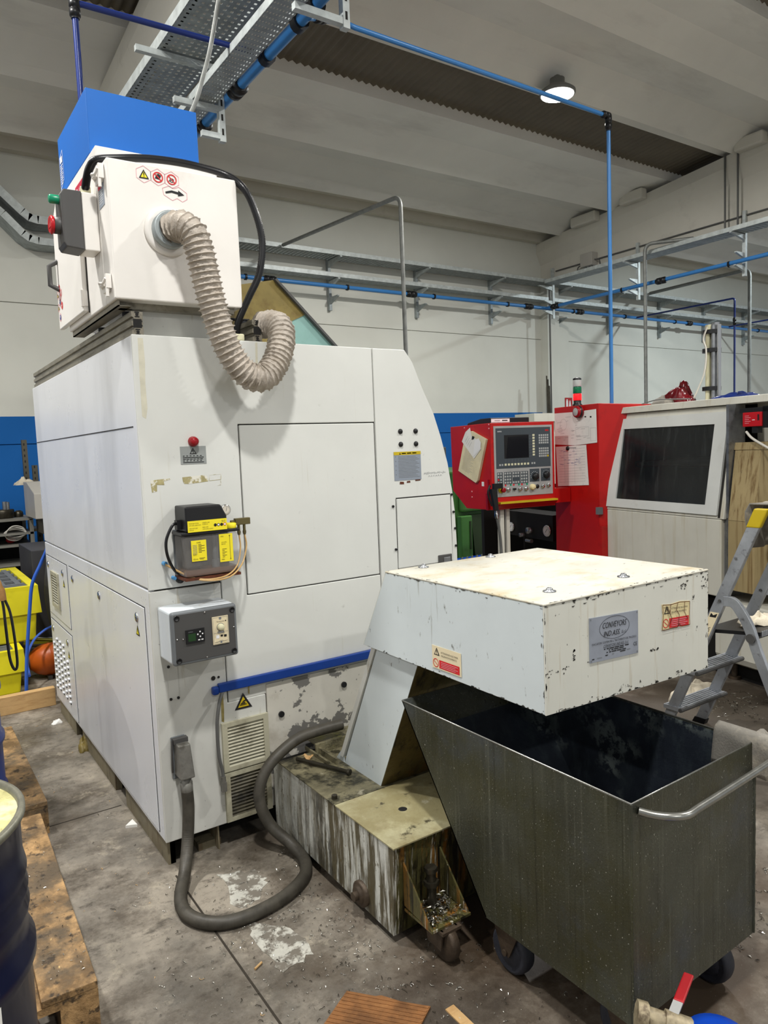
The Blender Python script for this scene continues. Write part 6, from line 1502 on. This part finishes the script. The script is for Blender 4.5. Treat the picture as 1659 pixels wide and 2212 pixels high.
# ------------------------------------------------------------------ things on the floor near the camera
P=[[(.215+.165*j/12-.012*(i/8)*0-.115*i/8*.55+.0*j,-.975-.195*j/12-.09*i/8+.0,.004+.0012*math.sin(i*5.1)) for j in range(13)] for i in range(9)]
def brd():
    a=Vector((.211,-.972,0)); b2=Vector((.372,-1.168,0)); d=Vector((-.17,-.10,0))
    mb=MB(); n=13
    vs=[]
    up=Vector((0,0,.006))
    poly=[a,a.lerp(b2,.35),a.lerp(b2,.42)+Vector((.004,.006,0)),a.lerp(b2,.66)+Vector((.0,-.004,0)),b2,b2+d*1.6,a+d*1.6]
    mb.prism([(p.x,p.y) for p in poly],'z',.0,.006)
    L=(b2-a)
    for k in range(22):
        p=a+d*1.6*(k+.5)/22; w=d*1.6/22*.26
        q=[p-w+L*.01,p+w+L*.01,p+w+L*.99,p-w+L*.99]; mb.raw([x+up for x in q]+[x+up*1.25 for x in q],[(0,3,2,1),(4,5,6,7),(0,1,5,4),(1,2,6,5),(2,3,7,6),(3,0,4,7)])
    o=mb.build('corrugated_board',cardboard); return tag(o,'brown corrugated board lying flat on the floor at the bottom edge','board')
brd()
tag(MB().box((.40,-1.29,0),(.43,-1.20,.004)).build('wood_chip',woodpale),'small pale wood scrap on the floor beside the brown board','scrap')
# valve with red lever and blue hose behind it, near the bin corner
VL=thing('ball_valve','dirty ball valve with a red lever beside the bin corner','valve',(.62,-1.79,.0))
q=MB(); q.cyl((.565,-1.725,.255),(.625,-1.795,.235),.024,n=16); q.cyl((.562,-1.722,.256),(.578,-1.740,.251),.031,n=8); q.cyl((.602,-1.768,.243),(.640,-1.812,.230),.030,n=8); q.cyl((.620,-1.790,.236),(.620,-1.790,.0),.022,n=14); q.build('body',dirtybody,VL)
def bar(a,b2,w,t):
    a=Vector(a);b2=Vector(b2);d=(b2-a).normalized();u=d.cross(Vector((0,0,1))).normalized()*w;n=u.cross(d).normalized()*t
    return MB().hexa([a-u-n,a+u-n,b2+u-n,b2-u-n,a-u+n,a+u+n,b2+u+n,b2-u+n])
bar((.625,-1.778,.262),(.668,-1.762,.262),.011,.002).build('lever_steel',alu,VL)
bar((.664,-1.764,.262),(.760,-1.729,.266),.012,.004).build('lever_sleeve',leverred,VL,bevel=.003)
q=MB(); q.lathe([(.0,0),(.075,0),(.08,.015),(.08,.18),(.074,.195),(.05,.200),(0,.200)],(.715,-1.835,0),'z',32); CN=thing('blue_canister','bright blue plastic canister at the bottom edge below the bin','canister',(.715,-1.835,0)); q.build('shell',caskblue,CN)
# swarf on the floor
rd=random.Random(77)
def swarf(name,n,area,mats,lab,size=(.004,.018)):
    mb=MB()
    for _ in range(n):
        x,y=area(rd); r=rd.uniform(*size); a=rd.uniform(0,6.28)
        k=rd.random()
        if k<.6:
            mb.raw([(x+r*math.cos(a+t)*f,y+r*math.sin(a+t)*f,.0015+zz) for t,f,zz in ((0,1,0),(1.2,.35,.003),(3.1,1,.001),(4.3,.3,.004))],[(0,1,2,3)],rd.randint(0,len(mats)-1))
        else:
            pts=[]; w=rd.uniform(-3,3); px,py=x,y
            for i in range(6):
                pts.append((px,py,.002+.003*abs(math.sin(i*1.3)))); a+=w*.3; px+=r*.8*math.cos(a); py+=r*.8*math.sin(a)
            mb.tube(pts,.0009,5,rd.randint(0,len(mats)-1))
    o=mb.build(name,mats); return tag(o,lab,'swarf',None,'stuff')
def ar1(r):
    while True:
        x=r.gauss(.35,.28); y=r.gauss(-.75,.4)
        if -.35<x<.95 and -1.7<y<-.05 and not (x>.42 and y>-.92): return x,y
def ar2(r):
    return r.uniform(1.2,1.75)+abs(r.gauss(0,.05)),r.gauss(-1.5,.16)
def ar3(r): return r.uniform(3.0,3.5),r.gauss(-.38,.12)
def ar4(r): return r.uniform(-.38,-.02),r.uniform(-.9,2.2)
swarf('swarf',900,ar1,(swarfm,swarfm,swarfd),'metal chips scattered on the floor before the sump and bin',(.0012,.0055))
swarf('swarf',260,ar2,(swarfm,swarfd),'metal chips on the floor right of the bin',(.003,.010))
swarf('swarf',160,ar3,(swarfm,swarfd),'bright chips on the floor under the cream machine',(.004,.012))
swarf('swarf',90,ar4,(swarfd,swarfm,woodpale),'small chips along the aisle floor',(.002,.006))
def ar5(r): return r.uniform(.488,.618),r.uniform(-1.04,-.915)
mb=MB()
for _ in range(240):
    x,y=ar5(rd); a=rd.uniform(0,6.28); r=rd.uniform(.003,.012); z=.121+rd.random()*.012
    mb.raw([(x+r*math.cos(a+t)*f,y+r*math.sin(a+t)*f,z+zz) for t,f,zz in ((0,1,0),(1.2,.35,.003),(3.1,1,.001),(4.3,.3,.004))],[(0,1,2,3)],rd.randint(0,1))
part(mb.build('swarf_heap',(swarfm,swarfd),CB),'chips lying in the castor bracket')['kind']='stuff'
mb=MB()
for _ in range(160):
    x=rd.uniform(-.58,-.42); y=rd.uniform(-.6,.3); a=rd.uniform(0,6.28); r=rd.uniform(.002,.006); z=.1465
    mb.raw([(x+r*math.cos(a+t)*f,y+r*math.sin(a+t)*f,z+zz) for t,f,zz in ((0,1,0),(1.2,.35,.002),(3.1,1,.001),(4.3,.3,.002))],[(0,1,2,3)],rd.randint(0,1))
tag(mb.build('swarf',(swarfm,swarfd)),'fine chips lying on the nearest pallet boards','swarf',None,'stuff')
tag(MB().tube([(.03,-.72,.004),(.06,-.705,.004)],.004,6).build('splinter',woodpale),'pale splinter on the aisle floor','splinter')
heap('yellow_rag',(-.015,1.46,0),.03,.05,.05,mustard,'small mustard rag by the foot of the white machine','rag',None,61,9)
tag(MB().prism([(-.06,.43),(-.02,.47),(-.015,.41)],'z',.0,.012).build('paper_scrap',paper),'white paper scrap on the floor at the machine foot','scrap')
heap('paper_ball',(-.06,2.0,0),.03,.022,.018,paper,'small crumpled paper by the far end of the aisle','paper',None,63,8)
# ------------------------------------------------------------------ camera, light, view
cam=bpy.data.cameras.new('camera'); co=bpy.data.objects.new('camera',cam); COL.objects.link(co)
RR=Matrix(CAMR); right,down,fwd=[Vector(RR[i]) for i in range(3)]
mw=Matrix((( right.x,-down.x,-fwd.x,CAMC[0]),(right.y,-down.y,-fwd.y,CAMC[1]),(right.z,-down.z,-fwd.z,CAMC[2]),(0,0,0,1)))
co.matrix_world=mw
cam.sensor_fit='VERTICAL'; cam.sensor_height=24; cam.lens=CAMF/2212*24; cam.clip_start=.05; cam.clip_end=200
scene.camera=co
w=bpy.data.worlds.new('daylight'); scene.world=w; w.use_nodes=True
bg=w.node_tree.nodes['Background']; bg.inputs['Color'].default_value=(.93,.97,1,1); bg.inputs['Strength'].default_value=WORLD
scene.view_settings.view_transform='Standard'; scene.view_settings.look='None'; scene.view_settings.gamma=1; scene.view_settings.exposure=EXPO; scene.view_settings.use_curve_mapping=False
scene.cycles.use_denoising=True
scene.cycles.use_adaptive_sampling=True; scene.cycles.adaptive_threshold=.04
scene.cycles.max_bounces=6; scene.cycles.diffuse_bounces=3; scene.cycles.glossy_bounces=3; scene.cycles.transmission_bounces=6; scene.cycles.caustics_reflective=False; scene.cycles.caustics_refractive=False
scene.cycles.sample_clamp_indirect=4
